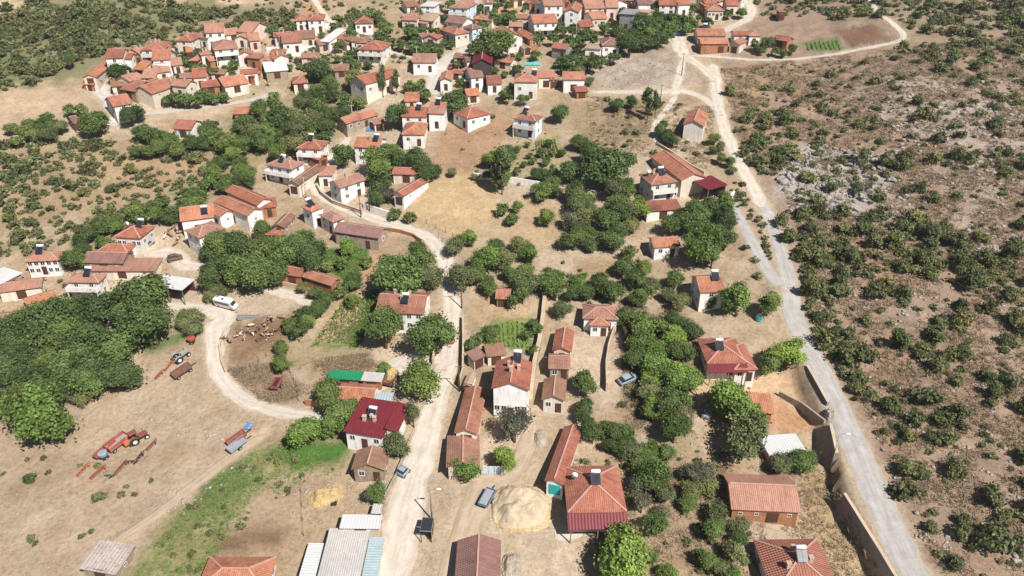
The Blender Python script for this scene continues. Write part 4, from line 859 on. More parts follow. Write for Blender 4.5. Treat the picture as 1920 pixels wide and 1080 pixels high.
def trunk_mesh(r, hh, rad, limbs=5, reach=.75):
    mb = MB(); lean = r.normal(size=2)*.06*hh
    mb.tube([(0,0,-.3),(lean[0]*.3,lean[1]*.3,hh*.4),(lean[0],lean[1],hh)], [rad*1.35, rad, rad*.6], 7)
    for k in range(limbs):
        a = 2*math.pi*(k+r.random()*.6)/limbs; q = reach*(.6+.5*r.random()); z0 = hh*(.55+.4*r.random())
        mb.tube([(lean[0]*.8,lean[1]*.8,z0),(math.cos(a)*q*.5,math.sin(a)*q*.5,z0+q*.55),(math.cos(a)*q,math.sin(a)*q,z0+q*.95)], [rad*.55,rad*.36,rad*.12], 5)
    o = mb.build("trunk", M_BARK, smooth=True); me = o.data; bpy.data.objects.remove(o); return me
TREES = {}          # kind -> list of (crown mesh, trunk mesh, crown centre height in crown radii, vertical aspect)
def def_tree(kind, mat, nv, nclump, nleaf, ls, spread, aspect=.85, hc=1.25, shell=.5, seed=1):
    TREES[kind] = []
    for i in range(nv):
        r = np.random.default_rng(seed*100+i); V, t = leaf_cloud(r, nclump, nleaf, ls, spread, aspect, -.6, shell)
        V[:,2] += hc; TREES[kind].append((cloud_mesh("crown", V, t, LEAF[mat]), trunk_mesh(r, hc*.75, .085), hc))
def_tree('dark', 'dark', 4, 115, 74, .056, .145, .82, 1.2, seed=1); def_tree('mid', 'mid', 4, 110, 70, .056, .145, .85, 1.25, seed=2); def_tree('lite', 'lite', 3, 105, 70, .056, .135, .85, 1.2, seed=3)
def_tree('olive', 'olive', 3, 90, 56, .055, .15, .8, 1.15, .45, seed=4); def_tree('grey', 'grey', 2, 90, 50, .052, .15, .9, 1.2, .4, seed=5)
def_tree('poplar', 'pop', 2, 90, 26, .16, .18, 3.2, 3.6, .35, seed=6); def_tree('tall', 'lite', 2, 95, 34, .10, .15, 1.35, 1.7, .5, seed=7); def_tree('willow', 'lite', 1, 170, 44, .055, .10, .72, .9, .6, seed=8)
SHRUB = []
for i in range(8):
    r = np.random.default_rng(900+i); V, t = leaf_cloud(r, 42, 20, .115, .15, .85, -.45, .5); V[:,2] += .5
    SHRUB.append(cloud_mesh("shrub", V, t, LEAF['shrub' if i < 5 else 'shrubd']))
PLAN = []
def tree_at(kind, px, py, rpx, label, cat='tree', group=None, name='tree', sq=1.0, rnd=random):
    v = TREES[kind][rnd.randrange(len(TREES[kind]))]; R_ = 3.0
    for _ in range(4):
        g = G1(px, py, v[2]*R_*sq); R_ = rpx*depth_at(g)/F_PX
    if 'bush' in label and cat == 'tree': cat = name = 'bush'
    PLAN.append((rpx, kind, v, g, R_, sq, label, cat, group, name, rnd.uniform(0, 6.28), [rnd.uniform(.84,1.16) for _ in range(3)]))
def plant_all():
    PLAN.sort(key=lambda p: (p[8] is not None, -p[0])); nt_ = 0; VV = []; TT = []; r = np.random.default_rng(5)
    for rpx, kind, v, g, R_, sq, label, cat, group, name, rot, sc in PLAN:
        if cat == 'tree' and name == 'tree':
            nt_ += 1
            if nt_ > 296:
                V, t = FARP[r.integers(len(FARP))]; c_, s_ = math.cos(rot), math.sin(rot); rr_ = np.array([1,1,sq])*R_
                VV.append(np.column_stack([V[:,0]*c_-V[:,1]*s_, V[:,0]*s_+V[:,1]*c_, V[:,2]])*rr_ + np.array([g[0], g[1], g[2]-.05])); k_ = {'dark': .82, 'mid': 1, 'lite': 1.25}.get(kind, 1.1); TT.append(t*k_*(.85+.3*r.random())*np.array([1 if kind in ('dark','mid') else 1.15, 1, 1])); continue
        root = tag(empty(name, (g[0], g[1], g[2]-.05), rot), label, cat, group); root.scale = (R_*sc[0], R_*sc[1], R_*sq*sc[2])
        obj("trunk", v[1], root); obj("crown", v[0], root)
    if VV:
        o = obj("distant_trees", cloud_mesh("distant_trees", np.vstack(VV), np.vstack(TT), LEAF['mid'])); o["kind"] = "stuff"; o["label"] = "mass of smaller trees between the far houses"
FARP = []
for i in range(6):
    V, t = leaf_cloud(np.random.default_rng(700+i), 70, 16, .12, .15, .85, -.6, .5); V[:,2] += 1.2
    q = []
    for k in range(4):
        a0, a1 = k*math.pi/2, (k+1)*math.pi/2; q += [(.1*math.cos(a0),.1*math.sin(a0),-.2),(.1*math.cos(a1),.1*math.sin(a1),-.2),(.05*math.cos(a1),.05*math.sin(a1),.9),(.05*math.cos(a0),.05*math.sin(a0),.9)]
    FARP.append((np.vstack([V, q]), np.vstack([t, np.tile([1.6,1.05,1.4], (16,1))])))
def cluster(poly, n, r0, r1, kinds, label, group, seed=0, sep=1.0, clear=.3):
    rnd = random.Random(seed*7+3); P = np.array(poly, float); pts = []; t = 0
    while len(pts) < n and t < n*60:
        t += 1; x = rnd.uniform(P[:,0].min(), P[:,0].max()); y = rnd.uniform(P[:,1].min(), P[:,1].max())
        if not inpoly(np.array([x]), np.array([y]), P)[0]: continue
        r = rnd.uniform(r0, r1)
        if any(math.hypot(x-a, (y-b_)*1.25) < sep*.62*(r+c) for a, b_, c in pts): continue
        g = G1(x, y, r*.11)
        if foot_hit(g[0], g[1], clear*r*depth_at(g)/F_PX+.3): continue
        if road_near(g[0], g[1]) < 1.15: continue
        pts.append((x, y, r))
    i_ = min([label.find(w) for w in ('hedge tree', 'orchard tree', 'tree', 'bush') if label.find(w) >= 0]); tail = label[i_:]; mr = sum(p[2] for p in pts)/max(1, len(pts))
    for x, y, r in sorted(pts, key=lambda q: q[1]):
        kd = rnd.choice(kinds); tone = {'dark': 'dark green', 'mid': 'mid-green', 'lite': 'bright green', 'olive': 'olive-toned', 'grey': 'dusty grey-green'}.get(kd, 'green'); sz = 'broad' if r > mr else 'smaller'
        tree_at(kd, x, y, r, f"{sz} {tone} {tail}", 'tree', f"{tone} {group}", rnd=rnd)
def T(kind, px, py, r, label, **k): tree_at(kind, px, py, r, label, **k)
# --- trees that stand out one by one
T('mid', 720,615,36, "round tree at the left corner of the three-chimney house"); T('mid', 806,618,44, "large round tree at the right corner of the three-chimney house"); T('mid', 793,708,41, "round tree alone on the dirt roadside below the red car"); T('olive', 774,778,15, "narrow tree between the maroon roof and the road", sq=1.7)
T('olive', 742,830,28, "olive green tree below the maroon roofed house by the road"); T('dark', 612,735,30, "dark tree over the end of the orange-tiled barn"); T('mid', 647,766,32, "green tree between the orange barn and the maroon roof"); T('lite', 620,800,24, "low bright tree under the maroon roofed house"); T('lite', 575,805,30, "pale feathery thicket above the bright green patch"); T('lite', 725,690,14, "small round bush in the pale yard by the straw trailer", sq=.8)
T('lite', 70,775,56, "bright green willow at the edge of the dark grove", name='willow_tree', sq=1.0)
T('mid', 745,507,44, "big round tree beside the bend of the dirt road"); T('mid', 792,482,28, "green tree next to the big one at the bend"); T('olive', 812,520,24, "olive tree hugging the outer bend of the road"); T('olive', 868,520,25, "olive tree across the road from the big round one")
T('lite', 884,446,16, "small tree with a bright flat top by the field corner"); T('dark', 1133,296,48, "largest dark tree, beside the small terraced plot"); T('lite', 1200,385,17, "narrow bright green tree below the balcony house", sq=1.5); T('lite', 1312,458,34, "bright round tree beside the orange-tiled cottage")
T('tall', 1386,550,27, "tall bright green tree beside the two-storey orange roof", sq=1.1); T('mid', 1442,565,24, "round tree touching the asphalt road below the lane fork"); T('mid', 1330,562,15, "small tree in front of the two-storey orange roof"); T('lite', 1476,655,31, "bright green tree overhanging the asphalt road edge"); T('mid', 1440,682,20, "tree beside the L-shaped house wing")
T('lite', 1366,752,40, "bright green tree shading a blue vehicle in the orange yard"); T('olive', 1395,822,42, "broad olive tree above the rose-red barn"); T('mid', 1420,782,24, "tree over the low orange-tiled shed"); T('mid', 1512,862,31, "green bush-like tree over the corner of the white flat roof", sq=.8); T('olive', 1460,872,22, "olive shrub-tree in front of the white flat roof", sq=.8)
T('dark', 1092,718,25, "dark tree in the walled yard of the alley houses"); T('dark', 1096,765,22, "dark tree below the walled yard"); T('mid', 1112,808,24, "green tree at the uphill end of the barn with turquoise shutter"); T('lite', 1172,1040,58, "large bright tree in front of the maroon awning")
T('grey', 965,795,36, "grey-green tree in front of the jettied white house"); T('lite', 945,856,25, "bright spiky tree behind the blue gate"); T('lite', 871,881,26, "bright spiky tree at the foot of the patched barn"); T('mid', 701,922,19, "dark clipped evergreen at the roadside", sq=1.35)
T('mid', 525,683,18, "small round tree beside the red and black trailer"); T('dark', 527,650,14, "small dark tree at the edge of the cow pen"); T('grey', 1320,890,22, "thin grey tree between the orchard and the rose-red barn"); T('olive', 1345,962,26, "olive tree against the side of the rose-red barn"); T('olive', 1385,990,18, "small olive tree below the rose-red barn")
T('dark', 180,224,27, "dark round tree at the corner of the pale terrace road"); T('dark', 244,212,20, "dark tree below the two-storey house on the terrace road"); T('mid', 640,292,20, "round tree between the lane and the blue-garage house"); T('dark', 852,186,30, "dark spreading tree at the foot of the village street"); T('dark', 930,84,32, "big dark tree beside the steep maroon hall"); T('dark', 597,122,27, "very dark round tree on the terrace beside the white metal roof")
T('dark', 745,214,24, "dark tree beside the plain-walled white house")
for px_, py_, r_, q in ((1217,182,8.5,"taller"), (1231,188,6.5,"shorter")): T('poplar', px_, py_, r_, f"slender poplar beside the bare rocky knoll, {q} of the pair", name='poplar_tree', sq=1.45)
for px_, py_, r_, q in ((716,150,7,"nearer the dense trees"), (741,146,7,"nearer the street")): T('poplar', px_, py_, r_, f"thin brownish poplar before the cream public building, {q}", name='poplar_tree', sq=1.3)
for px_, py_, r_, q in ((941,312,12,"tallest, with dense foliage"), (929,328,8,"at the white field wall")): T('poplar', px_, py_, r_, f"dark poplar by the threshing field, {q}", name='poplar_tree', sq=1.3)
T('dark', 130,110,10, "dark slim tree standing out of the shrub slope", sq=1.6); T('dark', 222,136,20, "dark tree between the hamlet houses"); T('dark', 262,170,12, "small dark tree in the lane of the hamlet"); T('dark', 1052,212,17, "round dark bush-tree on the bare slope beside the light blue house"); T('dark', 1158,195,13, "round dark bush on the grass slope below the knoll"); T('mid', 1185,190,13, "green bush beside the poplar pair")
# --- trees that grow in stands
cluster([(0,612),(60,592),(130,562),(200,578),(250,552),(290,572),(285,622),(240,652),(235,692),(190,720),(120,742),(60,742),(0,742)], 34, 30, 44, ['dark','dark','mid'], "dark green broadleaf tree in the dense grove below the shelter", "trees of the dense grove", 1, .85, 0)
cluster([(376,470),(410,450),(480,450),(560,445),(592,455),(592,482),(550,500),(490,525),(420,525),(385,500)], 13, 21, 32, ['dark','dark','mid'], "dark green tree in the stand below the tall white house", "trees below the tall white house", 2, .9, 0)
cluster([(470,425),(500,430),(500,450),(465,450)], 2, 16, 20, ['dark'], "dark tree between the stepped red roofs and the stand below", "trees by the stepped red roofs", 3)
cluster([(850,455),(900,450),(1030,445),(1035,500),(985,530),(900,540),(870,500)], 11, 16, 28, ['mid','mid','lite','olive'], "green tree in the thicket between the field and the walled garden", "trees of the thicket by the walled garden", 4, .9)
cluster([(1062,360),(1108,355),(1120,470),(1070,475)], 10, 15, 24, ['olive','dark','grey'], "dusty green tree in the hedge line down the middle orchard", "trees of the orchard hedge line", 5, .9)
cluster([(1010,325),(1065,310),(1100,320),(1080,360),(1020,372)], 6, 15, 24, ['dark','mid'], "dark green tree behind the white field wall", "trees behind the white field wall", 6, .9)
cluster([(1085,260),(1190,280),(1200,320),(1160,345),(1095,340)], 5, 15, 24, ['dark','mid'], "dark green tree around the largest tree by the terraced plot", "trees by the terraced plot", 7, .9)
cluster([(1125,350),(1195,350),(1200,410),(1160,450),(1125,440)], 9, 14, 24, ['mid','olive','dark'], "green tree below the balcony house's side wall", "trees below the balcony house", 8, .9)
cluster([(1252,400),(1350,378),(1385,412),(1382,450),(1335,480),(1300,440),(1255,425)], 11, 17, 26, ['dark','mid','dark'], "dark green tree below the concrete terrace", "trees below the concrete terrace", 9, .85)
cluster([(1148,470),(1200,475),(1262,515),(1300,540),(1290,572),(1230,565),(1175,520)], 10, 14, 23, ['dark','mid','olive'], "dark green tree in the hedge beside the tan plot", "trees of the hedge beside the tan plot", 10, .85)
cluster([(1030,515),(1090,520),(1200,548),(1250,570),(1185,592),(1090,572),(1040,602)], 10, 16, 26, ['dark','mid','olive','lite'], "green tree in the orchard above the stepped-roof house", "trees above the stepped-roof house", 11, .85)
cluster([(1195,605),(1310,585),(1335,620),(1325,690),(1275,735),(1225,720),(1185,660)], 13, 17, 30, ['dark','mid','mid','lite'], "green tree in the orchard strip above the L-shaped house yard", "trees of the upper orchard strip", 12, .85)
cluster([(1205,725),(1270,740),(1262,850),(1235,905),(1185,890),(1175,790)], 11, 17, 31, ['olive','mid','lite','mid'], "green tree in the orchard strip behind the hipped house", "trees of the lower orchard strip", 13, .85)
cluster([(1130,800),(1175,800),(1180,870),(1150,865)], 4, 14, 20, ['mid','dark'], "small green tree beside the barn with turquoise shutter", "trees beside the turquoise shutter barn", 14)
cluster([(1185,900),(1300,870),(1330,910),(1290,960),(1200,960)], 9, 14, 22, ['mid','olive','grey'], "small tree in the garden right of the hipped house", "trees of the garden by the hipped house", 15, 1.1)
cluster([(1210,970),(1330,970),(1400,1010),(1380,1090),(1230,1090)], 11, 13, 24, ['mid','olive','lite'], "small tree on the scrubby plot above the three-chimney hip roof", "trees of the scrubby plot", 16, 1.2)
cluster([(535,612),(555,595),(598,556),(622,552),(598,590),(556,632)], 8, 13, 20, ['mid','dark'], "green tree along the edge of the striped garden", "trees along the striped garden", 17, .9)
cluster([(640,520),(680,530),(660,570),(630,560)], 3, 14, 20, ['mid','lite'], "leafy tree between the brick barn and the striped garden", "trees by the brick barn", 18)
cluster([(585,470),(640,460),(690,470),(680,520),(620,520)], 5, 12, 18, ['lite','mid'], "low green tree in the vegetable garden behind the brick barn", "trees of the vegetable garden", 19, 1.3)
cluster([(490,535),(620,530),(610,560),(560,548)], 3, 10, 15, ['olive'], "dry olive bush below the brick barn", "bushes below the brick barn", 20)
cluster([(880,620),(930,622),(925,650),(885,648)], 4, 12, 17, ['mid'], "green hedge tree along the wall of the kitchen garden", "hedge trees of the kitchen garden", 21, .8)
cluster([(990,590),(1012,590),(1005,660),(985,665)], 4, 10, 14, ['dark'], "small dark tree on the alley wall side of the kitchen garden", "trees on the alley wall", 22, .9)
cluster([(950,548),(985,545),(985,575),(950,578)], 2, 14, 18, ['mid'], "small tree by the low terracotta shed", "trees by the low terracotta shed", 23)
cluster([(700,262),(745,285),(808,295),(808,318),(745,325),(705,320)], 10, 17, 26, ['dark','mid'], "dark green tree behind the low shed of the threshing field", "trees behind the threshing field shed", 24, .85)
cluster([(688,340),(730,330),(732,375),(700,385)], 4, 12, 17, ['grey','dark'], "dusty tree in the yard beside the narrow field barn", "trees by the narrow field barn", 25)
cluster([(735,395),(770,380),(772,415),(745,420)], 2, 12, 17, ['olive'], "olive tree at the gate of the threshing field", "trees at the field gate", 26)
cluster([(905,285),(945,280),(950,340),(915,330)], 4, 14, 20, ['dark','mid'], "dark tree by the white field wall gap", "trees by the white wall gap", 27, .9)
cluster([(920,370),(985,385),(975,420),(920,410)], 3, 11, 17, ['mid','olive'], "lone round tree on the stubble below the field wall", "trees on the stubble", 28, 1.6)
cluster([(1010,375),(1030,375),(1030,410),(1008,405)], 1, 16, 17, ['mid'], "lone tree on the bare path between the orchards", "trees on the bare path", 29)
cluster([(955,270),(1055,265),(1060,335),(965,335)], 14, 6, 10, ['mid','dark'], "small orchard tree in the rows below the light blue house", "young orchard rows", 30, 1.6)
cluster([(200,90),(345,80),(345,190),(215,195)], 16, 6, 11, ['dark','mid'], "dark tree among the hillside hamlet roofs", "trees among the hamlet roofs", 60, 1.1, .1)
cluster([(345,55),(720,40),(720,110),(560,140),(345,165)], 40, 6, 11, ['dark','mid','mid'], "green tree among the upper terrace roofs", "trees among the upper terrace roofs", 61, 1.2, .1)
cluster([(760,0),(1010,20),(1010,110),(900,185),(830,170),(770,70)], 40, 6, 12, ['dark','mid','mid'], "green tree among the street quarter roofs", "trees among the street quarter roofs", 62, 1.2, .1)
cluster([(900,-5),(1400,-5),(1390,25),(1160,60),(1000,60)], 40, 6, 11, ['dark','mid'], "dark tree among the far quarter roofs", "trees among the far quarter roofs", 63, 1.2, .1)
# gully and far trees
cluster([(440,200),(520,180),(560,190),(640,140),(700,130),(680,165),(660,230),(600,262),(500,290),(440,300),(400,320),(430,260)], 38, 13, 23, ['dark','mid','olive','olive'], "green tree in the wooded gully below the terrace road", "trees of the wooded gully", 31, .85, .1)
cluster([(400,320),(470,300),(500,330),(430,350),(360,390),(330,395),(350,360)], 12, 13, 20, ['dark','mid'], "green tree in the gully behind the stepped red roofs", "trees behind the stepped red roofs", 32, .85, .1)
cluster([(150,440),(200,410),(290,380),(350,375),(330,400),(230,420),(180,480),(130,500)], 14, 14, 22, ['mid','dark','mid'], "green tree in the thicket behind the house with the white tank", "trees behind the white tank house", 33, .85, .1)
cluster([(10,245),(110,210),(170,195),(165,215),(100,245),(40,275)], 12, 11, 17, ['mid','olive'], "green tree in the strip below the pale bare slope", "trees of the strip below the pale slope", 34, .85)
cluster([(240,245),(350,240),(440,225),(420,260),(350,285),(260,285)], 13, 13, 22, ['dark','mid'], "dark green tree below the terrace road", "trees below the terrace road", 35, .85)
cluster([(340,170),(420,175),(440,180),(400,195),(320,190)], 8, 9, 15, ['dark','mid'], "small dark tree beside the terrace road outbuildings", "trees beside the terrace road", 36, .9)
cluster([(370,80),(400,70),(400,110),(390,150),(360,130)], 7, 9, 15, ['dark'], "dark tree between the two groups of the upper terrace", "trees between the terrace groups", 37, .85)
cluster([(610,40),(650,25),(720,25),(730,60),(760,70),(700,60)], 8, 8, 14, ['olive','dark'], "olive tree at the edge of the upper fields", "trees of the upper fields edge", 38, .9)
cluster([(640,70),(700,60),(740,80),(720,120),(650,120)], 10, 9, 16, ['dark','mid'], "dark tree around the hipped house on the upper terrace", "trees of the upper terrace", 39, .9)
cluster([(760,50),(830,60),(830,100),(770,100)], 9, 9, 17, ['dark','mid'], "dark tree beside the far orange ruin", "trees beside the orange ruin", 40, .9)
cluster([(740,80),(780,90),(850,90),(870,110),(800,105)], 6, 9, 14, ['dark','mid'], "dark tree above the street corner", "trees above the street corner", 41, .9)
cluster([(890,20),(960,30),(985,40),(900,45)], 8, 8, 13, ['dark','mid'], "dark tree round the far tan field", "trees round the far tan field", 42, .85)
cluster([(1000,55),(1110,50),(1120,80),(1040,78),(1000,75)], 9, 9, 15, ['dark','mid'], "dark tree in the gardens of the far quarter", "garden trees of the far quarter", 43, .85)
cluster([(1160,45),(1250,30),(1330,40),(1250,60),(1240,80),(1180,90),(1160,75)], 24, 11, 19, ['dark','mid','dark'], "dark tree in the grove uphill of the blue truck", "trees of the grove above the blue truck", 44, .8)
cluster([(1040,100),(1150,95),(1170,100),(1110,125),(1050,125)], 10, 9, 15, ['mid','dark'], "green tree on the slope above the plain white barn", "trees above the plain white barn", 45, .85)
cluster([(1430,70),(1500,85),(1490,100),(1400,95),(1400,78)], 7, 8, 13, ['dark','grey'], "dark tree round the crossroads farm", "trees of the crossroads farm", 46, .85)
cluster([(760,155),(800,140),(800,180),(770,180)], 5, 9, 14, ['grey','olive'], "dusty tree on the corner of the village street", "trees on the street corner", 47, .9)
cluster([(940,165),(980,160),(1010,170),(1000,185),(950,185)], 5, 8, 13, ['mid','dark'], "green tree in front of the big hipped house", "trees before the big hipped house", 48, .9)
cluster([(1215,235),(1275,225),(1280,262),(1230,270)], 4, 9, 14, ['dark'], "dark bush-tree beside the lone barn", "trees by the lone barn", 49)
cluster([(1060,130),(1100,130),(1120,150),(1110,165)], 3, 8, 12, ['olive'], "olive bush on the rocky knoll", "bushes on the knoll", 50)
cluster([(1330,245),(1370,290),(1380,340),(1350,320),(1330,280)], 6, 8, 12, ['olive','mid'], "low bush along the dirt road bank", "bushes along the road bank", 51)
cluster([(820,300),(905,285),(900,330),(830,330)], 2, 8, 12, ['olive'], "low bush on the upper edge of the threshing field", "bushes above the threshing field", 52)
cluster([(380,545),(430,535),(420,556),(385,560)], 4, 10, 15, ['olive'], "olive bush on the bank behind the minibus", "bushes behind the minibus", 53, .8)
cluster([(330,590),(375,580),(372,615),(335,640)], 4, 12, 18, ['mid','olive'], "green bush on the bank below the bus road", "bushes on the bank below the bus road", 54, .85)
cluster([(120,730),(200,690),(225,680),(190,730),(140,760)], 5, 14, 20, ['grey','olive'], "grey-green bush at the rim of the dense grove", "bushes at the grove rim", 55, .9)
plant_all()
# ------------------------------------------------------------------ shrubs on the slopes
def scatter(poly, n, r0, r1, seed, dens=None, minsep=1.0):
    r = np.random.default_rng(seed); P = np.array(poly, float); out = []; t = 0
    # even over the ground: sample ground points inside the outline
    g = G(P[:,0], P[:,1]); x0, x1, y0, y1 = g[:,0].min(), g[:,0].max(), g[:,1].min(), g[:,1].max()
    X = r.uniform(x0, x1, n*14); Y = r.uniform(y0, y1, n*14); Z = H(X, Y); px, py, dp = project(X, Y, Z); ok = inpoly(px, py, P)
    cl = fbm(X/9, Y/9, seed, 3); ok &= r.random(len(X)) < .3+.7*sstep(.40, .58, cl)
    X, Y, Z, dp = X[ok], Y[ok], Z[ok], dp[ok]
    for k in range(len(X)):
        if len(out) >= n: break
        R_ = r0 + (r1-r0)*r.random()**2.4
        if road_near(X[k], Y[k]) < 1.35 or foot_hit(X[k], Y[k], R_*.6): continue
        if any((X[k]-o[0])**2 + (Y[k]-o[1])**2 < (minsep*.75*(R_+o[3]))**2 for o in out[-400:]): continue
        out.append((X[k], Y[k], Z[k], R_, R_*F_PX/dp[k]))
    return out
SH = []
def slope(tagname, *a, **k): SH.extend([(*s, tagname) for s in scatter(*a, **k)])
slope("R", [(1440,300),(1480,420),(1500,540),(1530,640),(1620,780),(1680,920),(1760,1090),(2010,1090),(2010,300)], 330, .5, 2.5, 201, minsep=.85)
slope("R", [(1350,130),(1420,130),(1600,110),(1700,90),(1960,60),(1960,320),(1440,320),(1390,280)], 300, .45, 2.1, 202, minsep=.85)
slope("R", [(1390,30),(1560,40),(1640,30),(1690,60),(1960,90),(1960,-20),(1420,-20)], 240, .8, 2.4, 203, minsep=.8)
slope("R", [(1440,400),(1600,400),(1780,430),(1760,520),(1580,520),(1480,490)], 70, 1.2, 2.6, 204, minsep=.75)
slope("R", [(1440,300),(1480,420),(1500,540),(1530,640),(1620,780),(1680,920),(1760,1090),(2010,1090),(2010,60),(1640,110),(1350,130),(1400,280)], 650, .22, .7, 219, minsep=.7)
slope("R", [(1375,235),(1480,205),(1570,255),(1500,300),(1440,335),(1400,300)], 60, .8, 2.3, 220, minsep=.6)
slope("R", [(1478,470),(1500,540),(1530,620),(1600,740),(1650,760),(1580,620),(1540,520)], 55, .8, 2.5, 221, minsep=.65)
slope("R", [(1690,15),(1960,15),(1960,135),(1760,140)], 170, .7, 2.3, 222, minsep=.6)
slope("R", [(1640,440),(1920,480),(1920,760),(1640,640)], 60, .8, 2.4, 223, minsep=.8)
slope("L", [(-40,270),(230,262),(420,280),(420,340),(330,380),(180,440),(100,480),(-40,480)], 400, .6, 2.1, 205, minsep=.75)
slope("L", [(-40,30),(60,10),(300,0),(400,20),(560,30),(520,60),(330,70),(200,100),(60,160),(-40,190)], 800, .6, 2.6, 206, minsep=.6)
slope("L", [(400,0),(760,0),(720,30),(620,50),(420,30)], 70, .5, 1.6, 207)
slope("M", [(420,230),(560,230),(560,290),(440,300)], 30, .5, 1.5, 208); slope("M", [(1100,180),(1330,200),(1320,300),(1240,300),(1120,270)], 45, .4, 1.3, 209)
slope("M", [(1060,860),(1400,840),(1420,1080),(1200,1080),(1180,960)], 45, .4, 1.2, 210); slope("M", [(1050,480),(1290,600),(1300,820),(1160,800),(1180,640),(1040,560)], 60, .5, 1.4, 211)
slope("M", [(820,240),(950,215),(1080,260),(1080,420),(940,440),(930,350),(880,320)], 40, .3, 1.0, 212); slope("M", [(1380,330),(1440,420),(1470,560),(1440,560),(1400,470),(1360,380)], 30, .5, 1.2, 213)
slope("B", [(0,860),(260,860),(330,880),(140,1060),(0,1070)], 16, .5, 1.3, 214); slope("B", [(250,1080),(330,970),(470,860),(620,830),(640,880),(480,960),(380,1080)], 60, .25, .8, 215)
slope("B", [(-40,480),(140,500),(300,560),(280,600),(-40,620)], 20, .5, 1.2, 216); slope("M", [(700,40),(840,50),(840,130),(700,120)], 40, .5, 1.5, 217); slope("M", [(430,60),(700,90),(660,170),(430,180)], 40, .4, 1.3, 218)
SH.sort(key=lambda s: -s[4])
LBL = {"R": ("on the rocky slope above the asphalt road", "shrubs on the rocky slope"), "L": ("on the dry slope beyond the gully", "shrubs on the dry slope beyond the gully"), "M": ("on dry ground between the village plots", "bushes between the plots"), "B": ("on the slope around the farm machinery", "bushes around the farm machinery")}
rs = random.Random(5); OC = G1(1560,340)
for x, y, z, r_, _, tg in SH[:290]:
    k = rs.randrange(8); zs_ = rs.uniform(1.05,1.5) if tg == "R" else rs.uniform(.85,1.2)
    o = obj("shrub", SHRUB[k], None, (x, y, z-.05), (0, 0, rs.uniform(0, 6.28)), (r_*rs.uniform(.85,1.15), r_*rs.uniform(.85,1.15), r_*zs_))
    tone = "olive-green" if k < 5 else "dark green"; size = "large" if r_ > 2.0 else "middling" if r_ > 1.3 else "low"; where = LBL[tg][0]
    if tg == "R": where = "beside the asphalt road and dirt track" if road_near(x, y) < 3.2 else "around the limestone outcrop" if math.hypot(x-OC[0], y-OC[1]) < 26 else where
    tag(o, f"{size} {tone} shrub {where}", "shrub", f"{size} {tone} {LBL[tg][1]}")
# the many smaller ones: one mesh
r = np.random.default_rng(77); VV = []; TT = []
protos = []
for i in range(6):
    V, t = leaf_cloud(np.random.default_rng(950+i), 26, 9, .19, .17, .85, -.4, .5); V[:,2] += .5; protos.append((V, t))
for x, y, z, r_, _, tg in SH[290:]:
    V, t = protos[r.integers(6)]; a = r.uniform(0, 6.28); ca_, sa_ = math.cos(a), math.sin(a)
    q = np.column_stack([V[:,0]*ca_-V[:,1]*sa_, V[:,0]*sa_+V[:,1]*ca_, V[:,2]])*r_*np.array([1,1,r.uniform(.8,1.15)])
    VV.append(q+np.array([x, y, z-.05])); TT.append(t*(.7+.55*r.random())*np.array([1+.25*(r.random()-.4), 1, 1]))
me = cloud_mesh("small_shrubs", np.vstack(VV), np.vstack(TT), LEAF['shrub']); o = obj("small_shrubs", me); o["kind"] = "stuff"; o["label"] = "countless small shrubs dotted over the dry slopes"
# ------------------------------------------------------------------ dry grass tufts and stones
def tufts(name, polys, n, h0, h1, mat, seed, label, thr=.42):
    r = np.random.default_rng(seed); allV = []; allT = []
    for P in polys:
        P = np.array(P, float); g = G(P[:,0], P[:,1]); X = r.uniform(g[:,0].min(), g[:,0].max(), n*3); Y = r.uniform(g[:,1].min(), g[:,1].max(), n*3); Z = H(X, Y); px, py, dp = project(X, Y, Z)
        ok = inpoly(px, py, P) & (r.random(len(X)) < sstep(thr-.1, thr+.12, fbm(X/3.5, Y/3.5, seed, 3))); X, Y, Z = X[ok][:n], Y[ok][:n], Z[ok][:n]
        dmin = np.full(len(X), 9.0)
        for q in ROADPTS[::2]: dmin = np.minimum(dmin, np.hypot(X-q[0], Y-q[1])/(q[2]*.5))
        keep = dmin > 1.05; X, Y, Z = X[keep], Y[keep], Z[keep]; m_ = len(X)
        for k in range(8):
            a = r.uniform(0, 6.28, m_); w = r.uniform(.035, .085, m_); hh = r.uniform(h0, h1, m_); lx = r.normal(size=m_)*.28; ly = r.normal(size=m_)*.28; ox = r.normal(size=m_)*.2; oy = r.normal(size=m_)*.2
            c_, s_ = np.cos(a)*w, np.sin(a)*w; B0 = np.stack([X+ox-c_, Y+oy-s_, Z-.05], 1); B1 = np.stack([X+ox+c_, Y+oy+s_, Z-.05], 1); T1 = np.stack([X+ox+lx+c_*.3, Y+oy+ly+s_*.3, Z+hh], 1); T0 = np.stack([X+ox+lx-c_*.3, Y+oy+ly-s_*.3, Z+hh], 1)
            allV.append(np.stack([B0,B1,T1,T0], 1).reshape(-1,3)); t = (.65+.6*r.random(m_)); allT.append(np.repeat(np.stack([t, t*(.95+.1*r.random(m_)), t], 1), 4, 0))
    me = cloud_mesh(name, np.vstack(allV), np.vstack(allT), LEAF[mat]); o = obj(name, me); o["kind"] = "stuff"; o["label"] = label
HR1 = [(1450,300),(1490,420),(1510,540),(1540,640),(1630,780),(1690,920),(1770,1090),(2000,1090),(2000,300)]; HR2 = [(1350,130),(1960,60),(1960,310),(1450,310),(1390,280)]
tufts("dry_grass", [HR1, HR2], 16000, .15, .5, 'straw', 301, "dry straw-coloured grass tufts over the rocky slope")
